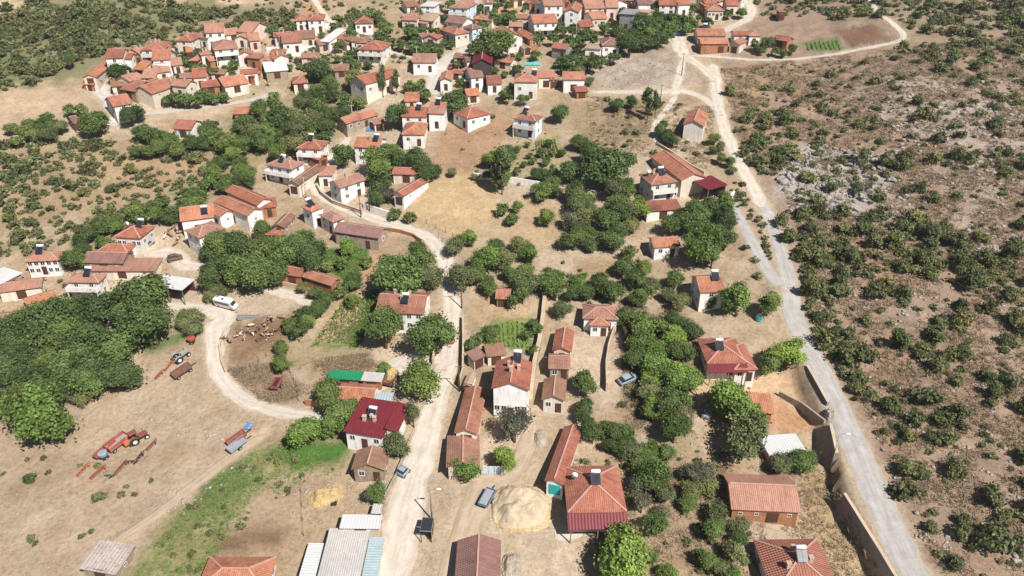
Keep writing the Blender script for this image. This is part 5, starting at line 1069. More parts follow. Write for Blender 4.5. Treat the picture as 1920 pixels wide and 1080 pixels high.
tufts("dry_weeds", [[(420,690),(720,660),(720,700),(500,760)], [(1060,860),(1560,880),(1660,1090),(1100,1090)], [(1160,560),(1300,600),(1300,820),(1170,800)], [(1100,180),(1340,200),(1330,320),(1100,280)]], 2600, .12, .4, 'straw', 302, "dry weeds between the plots")
tufts("green_grass", [[(250,1080),(330,970),(400,900),(470,850),(600,800),(660,830),(640,880),(480,940),(380,1080)], [(600,640),(680,600),(700,545),(712,545),(700,610),(660,655),(580,652)], [(590,470),(690,460),(690,490),(650,530)]], 1500, .10, .26, 'lite', 303, "green grass and weeds on the damp bank", .4)
# ------------------------------------------------------------------ walls
def wall_run(name, label, px, h, th, mat, cat='wall', follow='mid', cope=None, jag=.0, group=None):
    g = G([p[0] for p in px], [p[1] for p in px]); P = []
    for k in range(len(g)-1):
        n = max(1, int(np.hypot(*(g[k+1]-g[k])[:2])/1.3))
        for t in range(n): P.append(g[k][:2]+(g[k+1][:2]-g[k][:2])*t/n)
    P.append(g[-1][:2]); P = np.array(P); T_ = np.gradient(P, axis=0); T_ /= np.linalg.norm(T_, axis=1, keepdims=True)+1e-9; N_ = np.stack([-T_[:,1], T_[:,0]], 1)
    zs_ = np.stack([H(P[:,0]+N_[:,0]*d, P[:,1]+N_[:,1]*d) for d in (-1.2, 0, 1.2)], 1)
    top = (zs_.max(1) if follow == 'high' else zs_[:,1]) + h; k = min(5, len(top)//2)
    if k: top = np.convolve(np.pad(top, k, mode='edge'), np.ones(2*k+1)/(2*k+1), 'valid')
    rr = np.random.default_rng(len(px)*31+int(px[0][0])); top = top + (rr.random(len(top))-.5)*jag; bot = zs_.min(1)-.5
    mb = MB(); A_ = P+N_*th/2; B_ = P-N_*th/2
    for i in range(len(P)): mb.v += [(A_[i,0],A_[i,1],bot[i]),(B_[i,0],B_[i,1],bot[i]),(B_[i,0],B_[i,1],top[i]),(A_[i,0],A_[i,1],top[i])]
    for i in range(len(P)-1):
        a = i*4; c = a+4; mb.f += [(a+3,a+2,c+2,c+3),(a+1,a,c,c+1),(a,a+3,c+3,c),(a+2,a+1,c+1,c+2)]
    mb.f += [(0,1,2,3), (len(P)*4-1,len(P)*4-2,len(P)*4-3,len(P)*4-4)]
    c0 = P[len(P)//2]; z0 = float(H(*c0)); mb.v = [(x-c0[0], y-c0[1], z-z0) for x, y, z in mb.v]
    root = tag(empty(name, (c0[0], c0[1], z0)), label, cat, group); fix_normals(mb.build("masonry", mat, root))
    if cope is not None:
        cb = MB(); A2 = P+N_*(th/2+.06); B2 = P-N_*(th/2+.06)
        for i in range(len(P)-1):
            if i % 2: continue
            j = min(i+2, len(P)-1); n = len(cb.v); q = MB()
            for a_, b_, tz in ((A2, B2, .004), (A2, B2, .10)): q.v += [(a_[i,0]-c0[0],a_[i,1]-c0[1],top[i]+tz-z0),(b_[i,0]-c0[0],b_[i,1]-c0[1],top[i]+tz-z0),(b_[j,0]-c0[0],b_[j,1]-c0[1],top[j]+tz-z0),(a_[j,0]-c0[0],a_[j,1]-c0[1],top[j]+tz-z0)]
            q.f += [(0,3,2,1),(4,5,6,7),(0,1,5,4),(1,2,6,5),(2,3,7,6),(3,0,4,7)]; fix_normals(q.build("coping_slab", cope, root))
    return root
M_CONC = plain("retaining_concrete", alb(176,170,164), .25, 1.2); M_COPE = plain("coping_mat", alb(228,206,182), .15); M_MUD = plain("mud_plaster", alb(226,202,172), .22, 1.4, bmp=.7); M_WHITE = WALL['w']; M_BRICK = WALL['b']; M_RUB = plain("rubble_mat", alb(204,188,170), .35, 3, bmp=1)
wall_run("retaining_wall", "tall dark retaining wall below the asphalt road, beside the hip roof", [(1580,938),(1600,970),(1622,1005),(1645,1043),(1668,1082),(1700,1132)], .45, .4, M_CONC, follow='high', cope=M_COPE)
wall_run("retaining_wall", "short retaining wall between the asphalt road and the orange yard", [(1513,688),(1530,720),(1551,762)], .4, .4, M_CONC, follow='high', cope=M_COPE)
wall_run("retaining_wall", "retaining wall beside the lamp post and white flat roof", [(1556,800),(1560,835),(1564,870)], .4, .4, M_CONC, follow='high', cope=M_COPE)
wall_run("yard_wall", "dark stone wall slanting across the orange yard", [(1460,742),(1500,768),(1546,793)], 1.3, .4, M_RUB, jag=.2)
wall_run("alley_wall", "thick pale mud wall along the alley beside the row houses", [(1022,556),(1018,600),(1011,650),(1002,690),(997,730),(994,765)], 1.7, .8, M_MUD, jag=.15)
wall_run("yard_wall", "mud wall on the orchard side of the walled yard", [(1152,622),(1141,655),(1136,690),(1137,735)], 1.7, .35, M_MUD)
wall_run("yard_wall", "short mud wall behind the stepped-roof house", [(1164,608),(1176,634)], 1.6, .35, M_MUD)
wall_run("field_wall", "long white wall along the top of the stubble field", [(888,335),(945,341),(1012,352)], 1.6, .3, M_WHITE)
wall_run("garden_wall", "curved white wall around the hedge garden at the lane", [(594,349),(603,366),(625,383),(655,393),(680,402)], 1.0, .35, M_MUD, cope=M_COPE)
wall_run("garden_wall", "straight white wall on the upper side of the dirt road bend", [(682,389),(705,396),(745,411)], 1.2, .35, M_WHITE)
wall_run("brick_wall", "curved low brick wall on the inside of the road bend", [(726,433),(750,436),(775,444),(791,457)], .9, .3, M_BRICK)
wall_run("roadside_wall", "wall along the dirt road in front of the kitchen garden", [(868,600),(869,650),(868,705),(862,728)], 1.7, .35, M_MUD)
wall_run("roadside_wall", "low wall between the dirt road and the yard trees", [(815,646),(812,684)], 1.4, .35, M_MUD)
wall_run("roadside_wall", "low broken wall along the dirt road below the maroon roof", [(776,806),(762,848),(742,895),(722,938)], .7, .3, M_RUB, jag=.3)
wall_run("terrace_wall", "pale retaining wall under the terrace road", [(262,222),(330,218),(420,206),(480,196),(524,180)], .6, .4, M_MUD, follow='high')
wall_run("terrace_wall", "white yard wall below the upper terrace houses", [(500,97),(560,96),(640,90)], 1.5, .4, M_WHITE)
wall_run("terrace_wall", "white terrace wall beside the two hipped far houses", [(586,58),(620,52),(662,47)], 1.6, .4, M_WHITE)
wall_run("yard_wall", "white wall under the tiled roof on the upper terrace", [(416,169),(440,164),(470,158)], 1.2, .3, M_WHITE)
wall_run("yard_wall", "pale wall running up to the big hipped house", [(925,148),(950,140),(972,132)], 1.0, .3, M_MUD); wall_run("yard_wall", "pale wall running level to the big hipped house", [(908,161),(935,158),(960,156)], .9, .3, M_MUD)
wall_run("brick_wall", "low brick wall beside the farm track", [(573,759),(617,765)], 1.3, .3, M_BRICK)
wall_run("yard_wall", "low pale wall in front of the brick barn", [(484,528),(520,532),(562,541)], .9, .35, M_MUD)
wall_run("yard_wall", "long cream wall above the diagonal cow barn", [(1232,272),(1262,292),(1296,316),(1320,330)], 1.0, .4, M_MUD)
wall_run("yard_wall", "white wall at the lane end of the concrete terrace", [(1340,392),(1362,382),(1376,366)], 1.5, .35, M_WHITE)
wall_run("pen_wall", "low earth wall round the cow pen", [(418,624),(412,650),(416,680),(424,700)], .6, .35, M_MUD)
# ------------------------------------------------------------------ fences
def fence(label, px, step, h, group=None, wire=True, matp=None):
    g = G([p[0] for p in px], [p[1] for p in px]); c = resample(g, step) if len(g) > 2 else np.array([g[0][:2]+(g[1][:2]-g[0][:2])*t for t in np.linspace(0, 1, max(2, int(np.hypot(*(g[1]-g[0])[:2])/step)))])
    z0 = float(H(*c[0])); root = tag(empty("fence", (c[0][0], c[0][1], z0)), label, "fence", group)
    pm = MB().tube([(0,0,-.3),(0,0,h*.5),(0,0,h)], [.06,.055,.045], 6).build("post", matp or M_WOOD); me = pm.data; bpy.data.objects.remove(pm)
    for q in c: obj("post", me, root, (q[0]-c[0][0], q[1]-c[0][1], float(H(*q))-z0), (random.uniform(-.06,.06), random.uniform(-.06,.06), 0), (1,1,random.uniform(.85,1.15)))
    if wire:
        for hz in (.45, .85):
            mb = MB()
            for a_, b_ in zip(c[:-1], c[1:]): mb.bar((a_[0]-c[0][0], a_[1]-c[0][1], float(H(*a_))-z0+h*hz), (b_[0]-c[0][0], b_[1]-c[0][1], float(H(*b_))-z0+h*hz), .02)
            mb.build("wire", M_STEEL, root)
M_PPOST = plain("pale_post", alb(226,208,190), .2)
fence("pale posts fencing the ploughed brown field on the shrub slope", [(1560,56),(1576,74),(1592,90),(1640,84),(1690,76),(1672,60),(1648,46),(1604,50),(1560,56)], 2.0, 1.5, matp=M_PPOST)
fence("post fence along the rim of the dry slope above the gully", [(268,292),(310,296),(360,294),(402,290)], 2.4, 1.3, matp=M_PPOST)
fence("wire fence on the threshing field's lower edge", [(800,420),(835,436),(862,452)], 2.2, 1.2); fence("crooked fence below the threshing field beside the road", [(822,447),(836,462),(840,485)], 1.6, 1.4)
fence("rail fence of the cow pen beside the striped garden", [(500,668),(470,690),(440,700)], 2.0, 1.2); fence("fence beside the red and black trailer", [(545,700),(556,725),(560,752)], 1.8, 1.2)
fence("leaning fence in the weeds beside the farm sheds", [(565,900),(566,950),(570,1005)], 2.0, 1.1)
# ------------------------------------------------------------------ utility poles
def pole(px, py, h, label, lamp=False, mat=None, arm=1):
    g = G1(px, py); root = tag(empty("utility_pole", (g[0], g[1], g[2])), label, "pole")
    MB().tube([(0,0,-.4),(0,0,h*.5),(0,0,h)], [.14,.12,.08], 8).build("shaft", mat or M_WOOD, root, smooth=True)
    if lamp:
        MB().tube([(0,0,h-.1),(arm*.5,0,h+.2),(arm*1.1,0,h+.22)], .035, 6).build("lamp_arm", M_STEEL, root); MB().tube([(arm*1.0,0,h+.2),(arm*1.15,0,h+.24),(arm*1.65,0,h+.2),(arm*1.75,0,h+.16)], [.05,.14,.12,.04], 8).build("lamp_head", M_TANK, root, smooth=True)
    else:
        MB().bar((-.8,0,h-.3),(.8,0,h-.3),.1).build("crossarm", mat or M_WOOD, root)
        for x in (-.7, 0, .7): MB().tube([(x,0,h-.25),(x,0,h-.12),(x,0,h-.05)], [.03,.05,.03], 6).build("insulator", M_TANK, root)
M_CPOLE = plain("pole_concrete", alb(214,196,182), .12)
pole(1557,879,7.6, "pale lamp post between the asphalt road and the white flat roof", True, M_CPOLE); pole(810,974,6.4, "thin street lamp beside the dark roadside shelter", True, M_STEEL)
pole(303,578,5, "wooden pole at the front of the white and maroon canopy"); pole(862,734,6, "wooden pole behind the orange roadside barn"); pole(663,240,7, "pale pole in front of the long orange stone cottage", False, M_CPOLE); pole(1237,203,7, "wooden pole near the lone barn on the track fork")
pole(1278,142,7, "wooden pole on the track beside the rocky knoll"); pole(866,578,6.5, "wooden pole on the dirt road above the red car"); pole(677,408,6, "wooden pole on the inside of the road bend wall"); pole(693,396,6, "pole standing by the straight white road wall"); pole(574,372,6, "pole in the lane above the tower house", False, M_CPOLE); pole(908,48,8, "tall pale lamp post by the far red roof", True, M_CPOLE); pole(783,128,7, "pale pole at the village street corner", False, M_CPOLE); pole(941,352,11, "tall steel mast beside the dark field poplar", False, M_STEEL); pole(1080,78,8, "thin pole among the dark garden trees of the far quarter", False, M_CPOLE)
# ------------------------------------------------------------------ vehicles and machines
def paint_mat(name, c, rough=.35):
    m, nt, b_ = new_mat(name); p = obj_pos(nt); cc = np.array(c)*.82 + np.array([.30,.25,.19])*.18; n1 = noise(nt, p, 1.2, 4, .7); nt.links.new(ramp(nt, n1, [(.3, tuple(cc*.8)), (.7, tuple(np.minimum(cc*1.1, .9)))]), b_.inputs["Base Color"])
    b_.inputs["Roughness"].default_value = rough; b_.inputs["Specular IOR Level"].default_value = .45; return m
P_WHITE = paint_mat("paint_white", (.8,.8,.79)); P_RED = paint_mat("paint_red", (.36,.05,.035)); P_DRED = paint_mat("paint_dark_red", (.22,.035,.03)); P_ORA = paint_mat("paint_orange", (.52,.13,.05)); P_BLUE = paint_mat("paint_blue", (.06,.16,.36)); P_GRB = paint_mat("paint_greyblue", (.24,.32,.40)); P_GREY = paint_mat("paint_grey", (.30,.31,.32)); P_GREEN = paint_mat("paint_green", (.06,.22,.12)); P_RUST = plain("rust_mat", (.20,.10,.07), .4, 4); P_DARK = plain("dark_iron", (.035,.033,.035), .3, 3); P_TYRE = plain("tyre_rubber", (.025,.024,.023), .25, 4); P_TEAL = paint_mat("paint_teal", (.06,.45,.42)); P_PINK = paint_mat("paint_pinkred", (.46,.12,.11))
def head(p0, p1, dz=0):
    a = G1(*p0); c = G1(*p1); return a, math.atan2(c[1]-a[1], c[0]-a[0])
def seat_on(root, L=3.0):
    """pitch and roll a thing to lie on the slope"""
    x, y = root.location.x, root.location.y; rz = root.rotation_euler.z; d = L/2
    fx, fy = math.cos(rz), math.sin(rz); zf = float(H(x+fx*d, y+fy*d)); zb_ = float(H(x-fx*d, y-fy*d)); zl = float(H(x-fy*d*.5, y+fx*d*.5)); zr_ = float(H(x+fy*d*.5, y-fx*d*.5))
    off_ = road_lift(x, y)
    root.location.z = (zf+zb_+zl+zr_)/4 + .02 + off_; root.rotation_euler = (math.atan2(zl-zr_, d), -math.atan2(zf-zb_, 2*d), rz)
def road_lift(x, y): return .09 if road_near(x, y) < 1 else 0
def wheel(parent, x, y, r, w, hub=None):
    t = MB().tube([(x,y-w/2,r),(x,y-w/2+.03,r),(x,y+w/2-.03,r),(x,y+w/2,r)], [r*.86,r,r,r*.86], 14).build("wheel", P_TYRE, parent)
    MB().tube([(x,y-w/2-.02,r),(x,y+w/2+.02,r)], r*.5, 10).build("rim", hub or P_WHITE, t)
def vloft(secs):
    """closed body from cross sections along x: (x, half width low, half width high, z low, z belt, z high)"""
    mb = MB()
    for x, w0, w1, z0, z1, z2 in secs: mb.v += [(x,-w0,z0),(x,-w0,z1),(x,-w1,z2),(x,w1,z2),(x,w0,z1),(x,w0,z0)]
    for i in range(len(secs)-1):
        a = i*6
        for k in range(6): mb.f.append((a+k, a+(k+1)%6, a+6+(k+1)%6, a+6+k))
    mb.f += [tuple(range(6))[::-1], tuple(range(len(secs)*6-6, len(secs)*6))]; return mb
def car(p0, p1, paint, label, L=4.0):
    g, rz = head(p0, p1); root = tag(empty("car", tuple(g), rz), label, "car"); s = L/4.0
    fix_normals(vloft([(x*s,w0,w1,.32,zb_,zt) for x,w0,w1,zb_,zt in ((-2.0,.70,.62,.7,.78),(-1.92,.80,.72,.82,.92),(-1.25,.84,.74,.88,.98),(-.35,.85,.74,.88,.98),(1.0,.85,.76,.86,.95),(1.75,.80,.70,.74,.80),(2.0,.66,.58,.55,.60))]).build("body", paint, root))
    c_ = fix_normals(vloft([(x*s,w0,w1,.94,1.2,zt) for x,w0,w1,zt in ((-1.75,.68,.62,1.02),(-1.2,.72,.60,1.40),(.0,.72,.60,1.46),(.45,.72,.60,1.42),(1.05,.68,.60,1.0))]).build("windows", M_GLASS, root))
    MB().quadbox((-1.2*s,-.6,1.44),(.42*s,.6,1.50),.06).build("car_roof", paint, root)
    for x in (-1.25*s, 1.3*s):
        for y in (-.78, .78): wheel(root, x, y, .31, .2, P_GREY)
    for y in (-.55,.55): MB().quadbox((1.9*s,y-.14,.52),(1.99*s,y+.14,.64)).build("headlight", M_TANK, root); MB().quadbox((-2.02*s,y-.14,.62),(-1.96*s,y+.14,.76)).build("tail_light", P_RED, root)
    seat_on(root, L); FOOT.append((g[0], g[1], math.cos(rz), math.sin(rz), L/2, .9)); return root
def minibus(p0, p1, label):
    g, rz = head(p0, p1); root = tag(empty("minibus", tuple(g), rz), label, "minibus")
    fix_normals(vloft([(-3.4,.92,.84,.4,1.3,2.5),(-3.3,1.0,.92,.35,1.3,2.66),(1.9,1.0,.92,.35,1.3,2.7),(2.5,.99,.88,.35,1.3,2.5),(3.05,.95,.86,.38,1.15,1.4),(3.4,.86,.80,.42,.9,1.05)]).build("body", P_WHITE, root))
    for s_ in (-1, 1):
        for k in range(5): x = -2.9+k*.98; MB().quadbox((x,s_*.985-.02,1.42),(x+.9,s_*.985+.02,2.18)).build("side_window", M_GLASS, root)
    n = MB(); n.poly([(2.56,-.80,2.38),(2.56,.80,2.38),(3.0,.82,1.5),(3.0,-.82,1.5)]); q = solidify([[Vector(p)+Vector((.06,0,.05)) for p in n.v]], .06); fix_normals(mesh_obj("windscreen", q[0], q[1], M_GLASS, root))
    MB().quadbox((-3.44,-.7,1.5),(-3.39,.7,2.3)).build("rear_window", M_GLASS, root); MB().quadbox((-.9,-.3,2.67),(-.2,.3,2.78)).build("roof_vent", P_DARK, root)
    for x in (-2.1, 2.2):
        for y in (-.9, .9): wheel(root, x, y, .38, .25, P_GREY)
    for y in (-.62,.62): MB().quadbox((3.3,y-.16,.72),(3.42,y+.16,.92)).build("headlight", M_TANK, root)
    seat_on(root, 5); root.scale = (.8,.8,.8)
def tractor(p0, p1, paint, label, hub=None, cab=True):
    g, rz = head(p0, p1); root = tag(empty("tractor", tuple(g), rz), label, "tractor")
    MB().quadbox((.1,-.36,.75),(1.75,.36,1.45),.07).build("bonnet", paint, root, bevel=.04); MB().quadbox((-1.1,-.34,.55),(1.6,.34,.85)).build("chassis", P_DARK, root)
    MB().tube([(1.2,.22,1.4),(1.2,.22,2.1)], .05, 6).build("exhaust", P_DARK, root); MB().quadbox((-.95,-.25,1.0),(-.5,.25,1.2)).quadbox((-1.0,-.25,1.2),(-.85,.25,1.6)).build("seat", P_DARK, root)
    if cab:
        for x, y in ((-1.1,-.55),(-1.1,.55),(.1,-.55),(.1,.55)): MB().bar((x,y,1.0),(x*.9,y*.92,2.35),.07).build("cab_post", P_DARK, root)
        MB().quadbox((-1.2,-.65,2.35),(.2,.65,2.47),.05).build("cab_roof", paint, root)
    MB().tube([(-.15,0,1.45),(-.35,0,1.6)], [.18,.2], 10).build("steering_wheel", P_DARK, root)
    for s_ in (-1, 1):
        wheel(root, -.8, s_*.78, .78, .42, hub or P_WHITE); wheel(root, 1.35, s_*.68, .45, .28, hub or P_WHITE)
        pr = MB()
        for k in range(6):
            a0 = math.pi*(.15+.7*k/6); a1 = math.pi*(.15+.7*(k+1)/6); pr.bar((-.8+.88*math.cos(a0), s_*.78, .78+.88*math.sin(a0)), (-.8+.88*math.cos(a1), s_*.78, .78+.88*math.sin(a1)), .5, .05)
        pr.build("mudguard", paint, root)
    seat_on(root, 3)
def trailer(p0, p1, paint, label, L=3.6, W=2.0, hs=.55, load=None, wheels=2, name="trailer"):
    g, rz = head(p0, p1); root = tag(empty(name, tuple(g), rz), label, "trailer")
    MB().quadbox((-L/2,-W/2,.75),(L/2,W/2,.85)).build("bed", load or P_RUST, root)
    for lo, hi in (((-L/2,-W/2,.85),(L/2,-W/2+.07,.85+hs)), ((-L/2,W/2-.07,.85),(L/2,W/2,.85+hs)), ((-L/2,-W/2+.07,.85),(-L/2+.07,W/2-.07,.85+hs)), ((L/2-.07,-W/2+.07,.85),(L/2,W/2-.07,.85+hs))): MB().quadbox(lo, hi).build("side_board", paint, root)
    MB().bar((L/2,0,.6),(L/2+1.3,0,.45),.1).build("drawbar", P_DARK, root); MB().quadbox((-L/2+.2,-.4,.55),(L/2-.2,.4,.75)).build("chassis", P_DARK, root)
    for x in ([0] if wheels == 2 else [-L*.33, L*.33]):
        for y in (-W/2-.02, W/2+.02): wheel(root, x, y, .4, .22, P_GREY)
    seat_on(root, L)
def plough(p0, p1, paint, label, L=2.4, n=4, name="plough"):
    g, rz = head(p0, p1); root = tag(empty(name, tuple(g), rz), label, "farm implement")
    MB().bar((-L/2,-.45,.75),(L/2,.45,.75),.14).build("beam", paint, root); MB().bar((L/2-.2,-.5,.75),(L/2-.2,.5,.75),.1).bar((L/2-.2,-.5,.75),(L/2+.35,0,1.2),.08).bar((L/2-.2,.5,.75),(L/2+.35,0,1.2),.08).build("hitch", paint, root)
    for k in range(n):
        t = (k+.5)/n; x = -L/2+L*t; y = -.45+.9*t; MB().bar((x,y,.75),(x-.15,y,.1),.09,.12).build("shank", paint, root)
        q = MB(); q.poly([(x-.4,y-.05,.02),(x+.15,y-.02,.02),(x+.1,y+.28,.42),(x-.45,y+.3,.5)]); vv, ff = solidify([q.v], .03); mesh_obj("share", vv, ff, P_RUST, root)
    seat_on(root, 2)
minibus((427,577),(470,581), "white minibus parked at the edge of the cow pen road")
tractor((262,826),(280,816), P_DRED, "red tractor with white hubs hitched to the orange cart"); tractor((342,672),(356,662), P_GREY, "dark grey tractor with white hubs beside the brown flat trailer", cab=False)
trailer((244,834),(256,826), P_ORA, "small orange cart behind the red tractor", 2.0, 1.5, .7, P_ORA); trailer((223,836),(240,823), P_RED, "red high-sided trailer with grey load beside the red tractor", 4.2, 2.1, .7, P_GREY, 4); plough((300,706),(310,700), P_RED, "small red implement beside the flat brown trailer", 1.8, 3); plough((286,838),(296,832), P_RUST, "low brown roller in the dust beside the red tractor", 2.0, 4); trailer((199,848),(214,835), P_RED, "long red trailer standing behind the high-sided one", 4.4, 1.2, .35, P_RUST, 4)
trailer((343,700),(358,690), P_RUST, "flat brown trailer below the grey tractor", 4.0, 2.0, .3, P_RUST, 4); trailer((445,826),(458,817), P_RED, "narrow red trailer beside the blue scrap on the slope", 3.6, 1.4, .4, P_RUST); trailer((447,841),(460,831), P_GRB, "pale blue trailer at the edge of the green bank", 3.6, 1.5, .45, P_GREY)
trailer((521,726),(528,714), P_RED, "red and black trailer in the small farmyard", 2.6, 1.6, .6, P_DARK); trailer((914,940),(921,927), P_BLUE, "blue trailer parked against the covered haystack", 3.4, 1.7, .4, P_GREY); trailer((733,717),(742,704), P_RUST, "farm trailer loaded with straw in the pale yard", 3.6, 2.0, .5, P_RUST, 4)
plough((157,884),(168,876), P_ORA, "rusty red plough, next to the green and red harrow", 2.6); plough((185,889),(196,882), P_RED, "red harrow with a green frame end in the machinery row", 2.8, 5); plough((227,881),(238,873), P_RUST, "long brown disc harrow between two brown cultivators", 2.6, 6); plough((249,869),(262,872), P_RUST, "brown cultivator lying crosswise in the machinery row", 2.2, 3); plough((264,860),(273,854), P_DARK, "small dark plough at the uphill end of the machinery row", 1.6, 3); plough((318,688),(327,681), P_ORA, "orange implement below the grey tractor", 2.4, 4); plough((207,895),(214,900), P_GREEN, "green implement frame beside the red harrow", 1.6, 3)
def seeder(p0, p1, paint, label):
    g, rz = head(p0, p1); root = tag(empty("seed_hopper", tuple(g), rz), label, "farm implement")
    MB().quadbox((-.6,-.9,.3),(.6,.9,.45)).build("frame", P_DARK, root); q = MB().tube([(0,0,.45),(0,0,.7),(0,0,1.35),(0,0,1.45)], [.25,.75,.85,.7], 14); q.build("hopper", paint, root, smooth=False)
    for y in (-.85,.85): wheel(root, 0, y, .32, .16, P_GREY)
    seat_on(root, 1.6)
seeder((362,641),(372,638), P_RED, "round red spreader hopper at the edge of the dirt track"); seeder((197,858),(206,852), P_GRB, "blue-grey hopper machine behind the red trailer")
car((845,634),(846,600), P_PINK, "red car driving up the dirt road beside the large round tree", 4.1); car((687,301),(705,301), P_WHITE, "white car in front of the blue garage door"); car((276,460),(288,452), P_GREY, "grey car in the yard of the house with the white tank"); car((1270,66),(1290,64), P_BLUE, "blue pickup standing alone at the crossroads", 4.6); car((1177,714),(1190,708), P_GRB, "blue-grey car under the orchard trees by the walled yard"); car((1324,772),(1328,745), P_GRB, "blue-grey car half under the bright yard tree"); car((329,488),(342,485), P_RUST, "rusty old cart-like car body below the cattle yard", 3.4); car((757,888),(764,880), P_GRB, "small blue-grey three-wheeler at the dirt road edge", 2.0)
car((852,127),(866,124), P_RED, "red car beside the steep maroon hall", 3.8)
# ------------------------------------------------------------------ roadside shelter
g, rz = head((802,1003),(806,978)); root = tag(empty("bus_shelter", (g[0],g[1],g[2]), rz), "dark glazed roadside shelter beside the street lamp", "shelter")
for x in (-1.3, 0, 1.3):
    for y in (-.8,.8): MB().quadbox((x-.05,y-.05,-.3),(x+.05,y+.05,2.3)).build("post", P_DARK, root)
for x in (-1.28, .04): MB().quadbox((x+.03,-.85,2.3),(x+1.24,.85,2.36)).build("roof_panel", M_GLASS, root)
MB().quadbox((-1.4,-.92,2.22),(1.4,-.86,2.40)).quadbox((-1.4,.86,2.22),(1.4,.92,2.40)).quadbox((-1.4,-.86,2.22),(-1.34,.86,2.40)).quadbox((1.34,-.86,2.22),(1.4,.86,2.40)).build("roof_frame", M_STEEL, root)
MB().quadbox((-1.25,-.82,.3),(1.25,-.78,2.1)).build("glass_wall", M_GLASS, root); MB().quadbox((-1.1,-.7,.42),(1.1,-.3,.48)).build("bench", M_WOOD, root)
# ------------------------------------------------------------------ haystack under a tarpaulin, straw, gate, troughs
def mound(name, label, cat, px, hx, hy, h, mat, skirt=None, seed=1, rz=0.0, sq=4.0):
    g = G1(*px); root = tag(empty(name, tuple(g), rz), label, cat); n = 60; V = []; F = []
    u = np.linspace(-1.08, 1.08, n); X, Y = np.meshgrid(u, u); rr = (np.abs(X)**sq+np.abs(Y)**sq)**(1/sq)
    Z = h*(1-sstep(.45, 1.0, rr + .22*(fbm(X*2.5, Y*2.5, seed+5, 3)-.5)))*(1+.7*(fbm(X*1.8+seed, Y*1.8, seed, 3)-.5)) + .35*fbm(X*5, Y*5+seed, seed+3, 3) + .22*fbm(X*16, Y*16, seed+8, 2) - .3*(rr > 1.0)
    wx_ = X*hx; wy_ = Y*hy; c_, s_ = math.cos(rz), math.sin(rz); gz = H(g[0]+wx_*c_-wy_*s_, g[1]+wx_*s_+wy_*c_)-g[2]
    V = np.stack([wx_, wy_, Z+gz], -1).reshape(-1,3); I = np.arange(n*n).reshape(n,n); FQ = np.stack([I[:-1,:-1],I[:-1,1:],I[1:,1:],I[1:,:-1]], -1).reshape(-1,4)
    me = np_mesh("cover", V, FQ, mat); obj("cover", me, root)
    FOOT.append((g[0], g[1], c_, s_, hx, hy))
    if skirt:
        Vs = V.copy(); Vs[:,2] = np.where((rr.ravel() > .7) & (Z.ravel() > .2), gz.ravel()+Z.ravel()*.62+.1, V[:,2]-.4); Vs[:,:2] *= 1.02; obj("straw", np_mesh("straw", Vs, FQ, skirt), root)
M_TARP = plain("tarpaulin_mat", alb(228,206,174), .26, 1.6, rough=.8, bmp=1); M_STRAW = plain("straw_mat", alb(228,196,140), .35, 3.5, bmp=1)
mound("haystack", "large haystack under a cream tarpaulin beside the hipped house", "haystack", (977,955), 4.7, 4.0, 1.9, M_TARP, M_STRAW, 3, 0.05, 3.0)
mound("straw_heap", "straw heap piled on the trailer in the pale yard", "straw", (735,712), 1.6, 1.0, 2.0, M_STRAW, None, 5, 1.0, 3); mound("straw_heap", "yellow straw heap with a torn dark cover by the roadside", "straw", (612,932), 2.6, 1.7, .9, M_STRAW, None, 7, .3, 3); mound("rubble_heap", "heap of pale rubble beside the hip-roofed barn end", "rubble", (960,1065), 1.5, 2.2, .8, M_RUB, None, 9, 0, 3); mound("rubble_heap", "heap of pale stones below the barn with turquoise shutter", "rubble", (1014,822), 1.1, 1.8, .5, M_RUB, None, 11, 0, 2.5); mound("dirt_heap", "pale earth and rubble heap at the road edge", "rubble", (1556,778), 1.0, 1.2, .6, M_RUB, None, 13, 0, 2.5)
g = tag(empty("gate", tuple(G1(927,889)), 0.0), "pale blue sheet gate between the patched barn and the bright tree", "gate")
for k in range(4): MB().quadbox((-2.0+k*1.02,-.04,.1),(-1.04+k*1.02,.04,1.75)).build("panel", paint_mat(f"gate_blue_{k}", (.52,.60,.68)), g)
for x in (-2.1, 2.12): MB().quadbox((x-.12,-.12,-.3),(x+.12,.12,1.95)).build("post", M_MUD, g)
def trough(p0, p1, label, mat, h=.6, w=.8):
    a, rz = head(p0, p1); c = G1(*p1); L = float(np.hypot(*(c-a)[:2])); m_ = (a+c)/2; root = tag(empty("trough", (m_[0],m_[1],float(H(m_[0],m_[1]))), rz), label, "trough")
    for lo, hi in (((-L/2,-w/2,-.3),(L/2,-w/2+.1,h)), ((-L/2,w/2-.1,-.3),(L/2,w/2,h)), ((-L/2,-w/2+.1,-.3),(-L/2+.1,w/2-.1,h)), ((L/2-.1,-w/2+.1,-.3),(L/2,w/2-.1,h))): MB().quadbox(lo, hi).build("side", mat, root)
    MB().quadbox((-L/2+.1,-w/2+.1,-.3),(L/2-.1,w/2-.1,h*.5)).build("floor", mat, root)
trough((447,601),(487,594), "long concrete trough beside the minibus", M_CONC); trough((481,642),(499,631), "long wooden feed trough among the cows", M_WOOD, .5, .6)
g = G1(1423,600); root = tag(empty("water_tank", tuple(g), .3), "turquoise water tank beside the tall bright tree", "tank"); MB().tube([(0,0,0),(0,0,.1),(0,0,1.1),(0,0,1.3),(0,0,1.36)], [.7,.75,.75,.3,.3], 14).build("body", P_TEAL, root, smooth=False); MB().tube([(0,0,1.36),(0,0,1.46)], .34, 12).build("lid", P_WHITE, root)
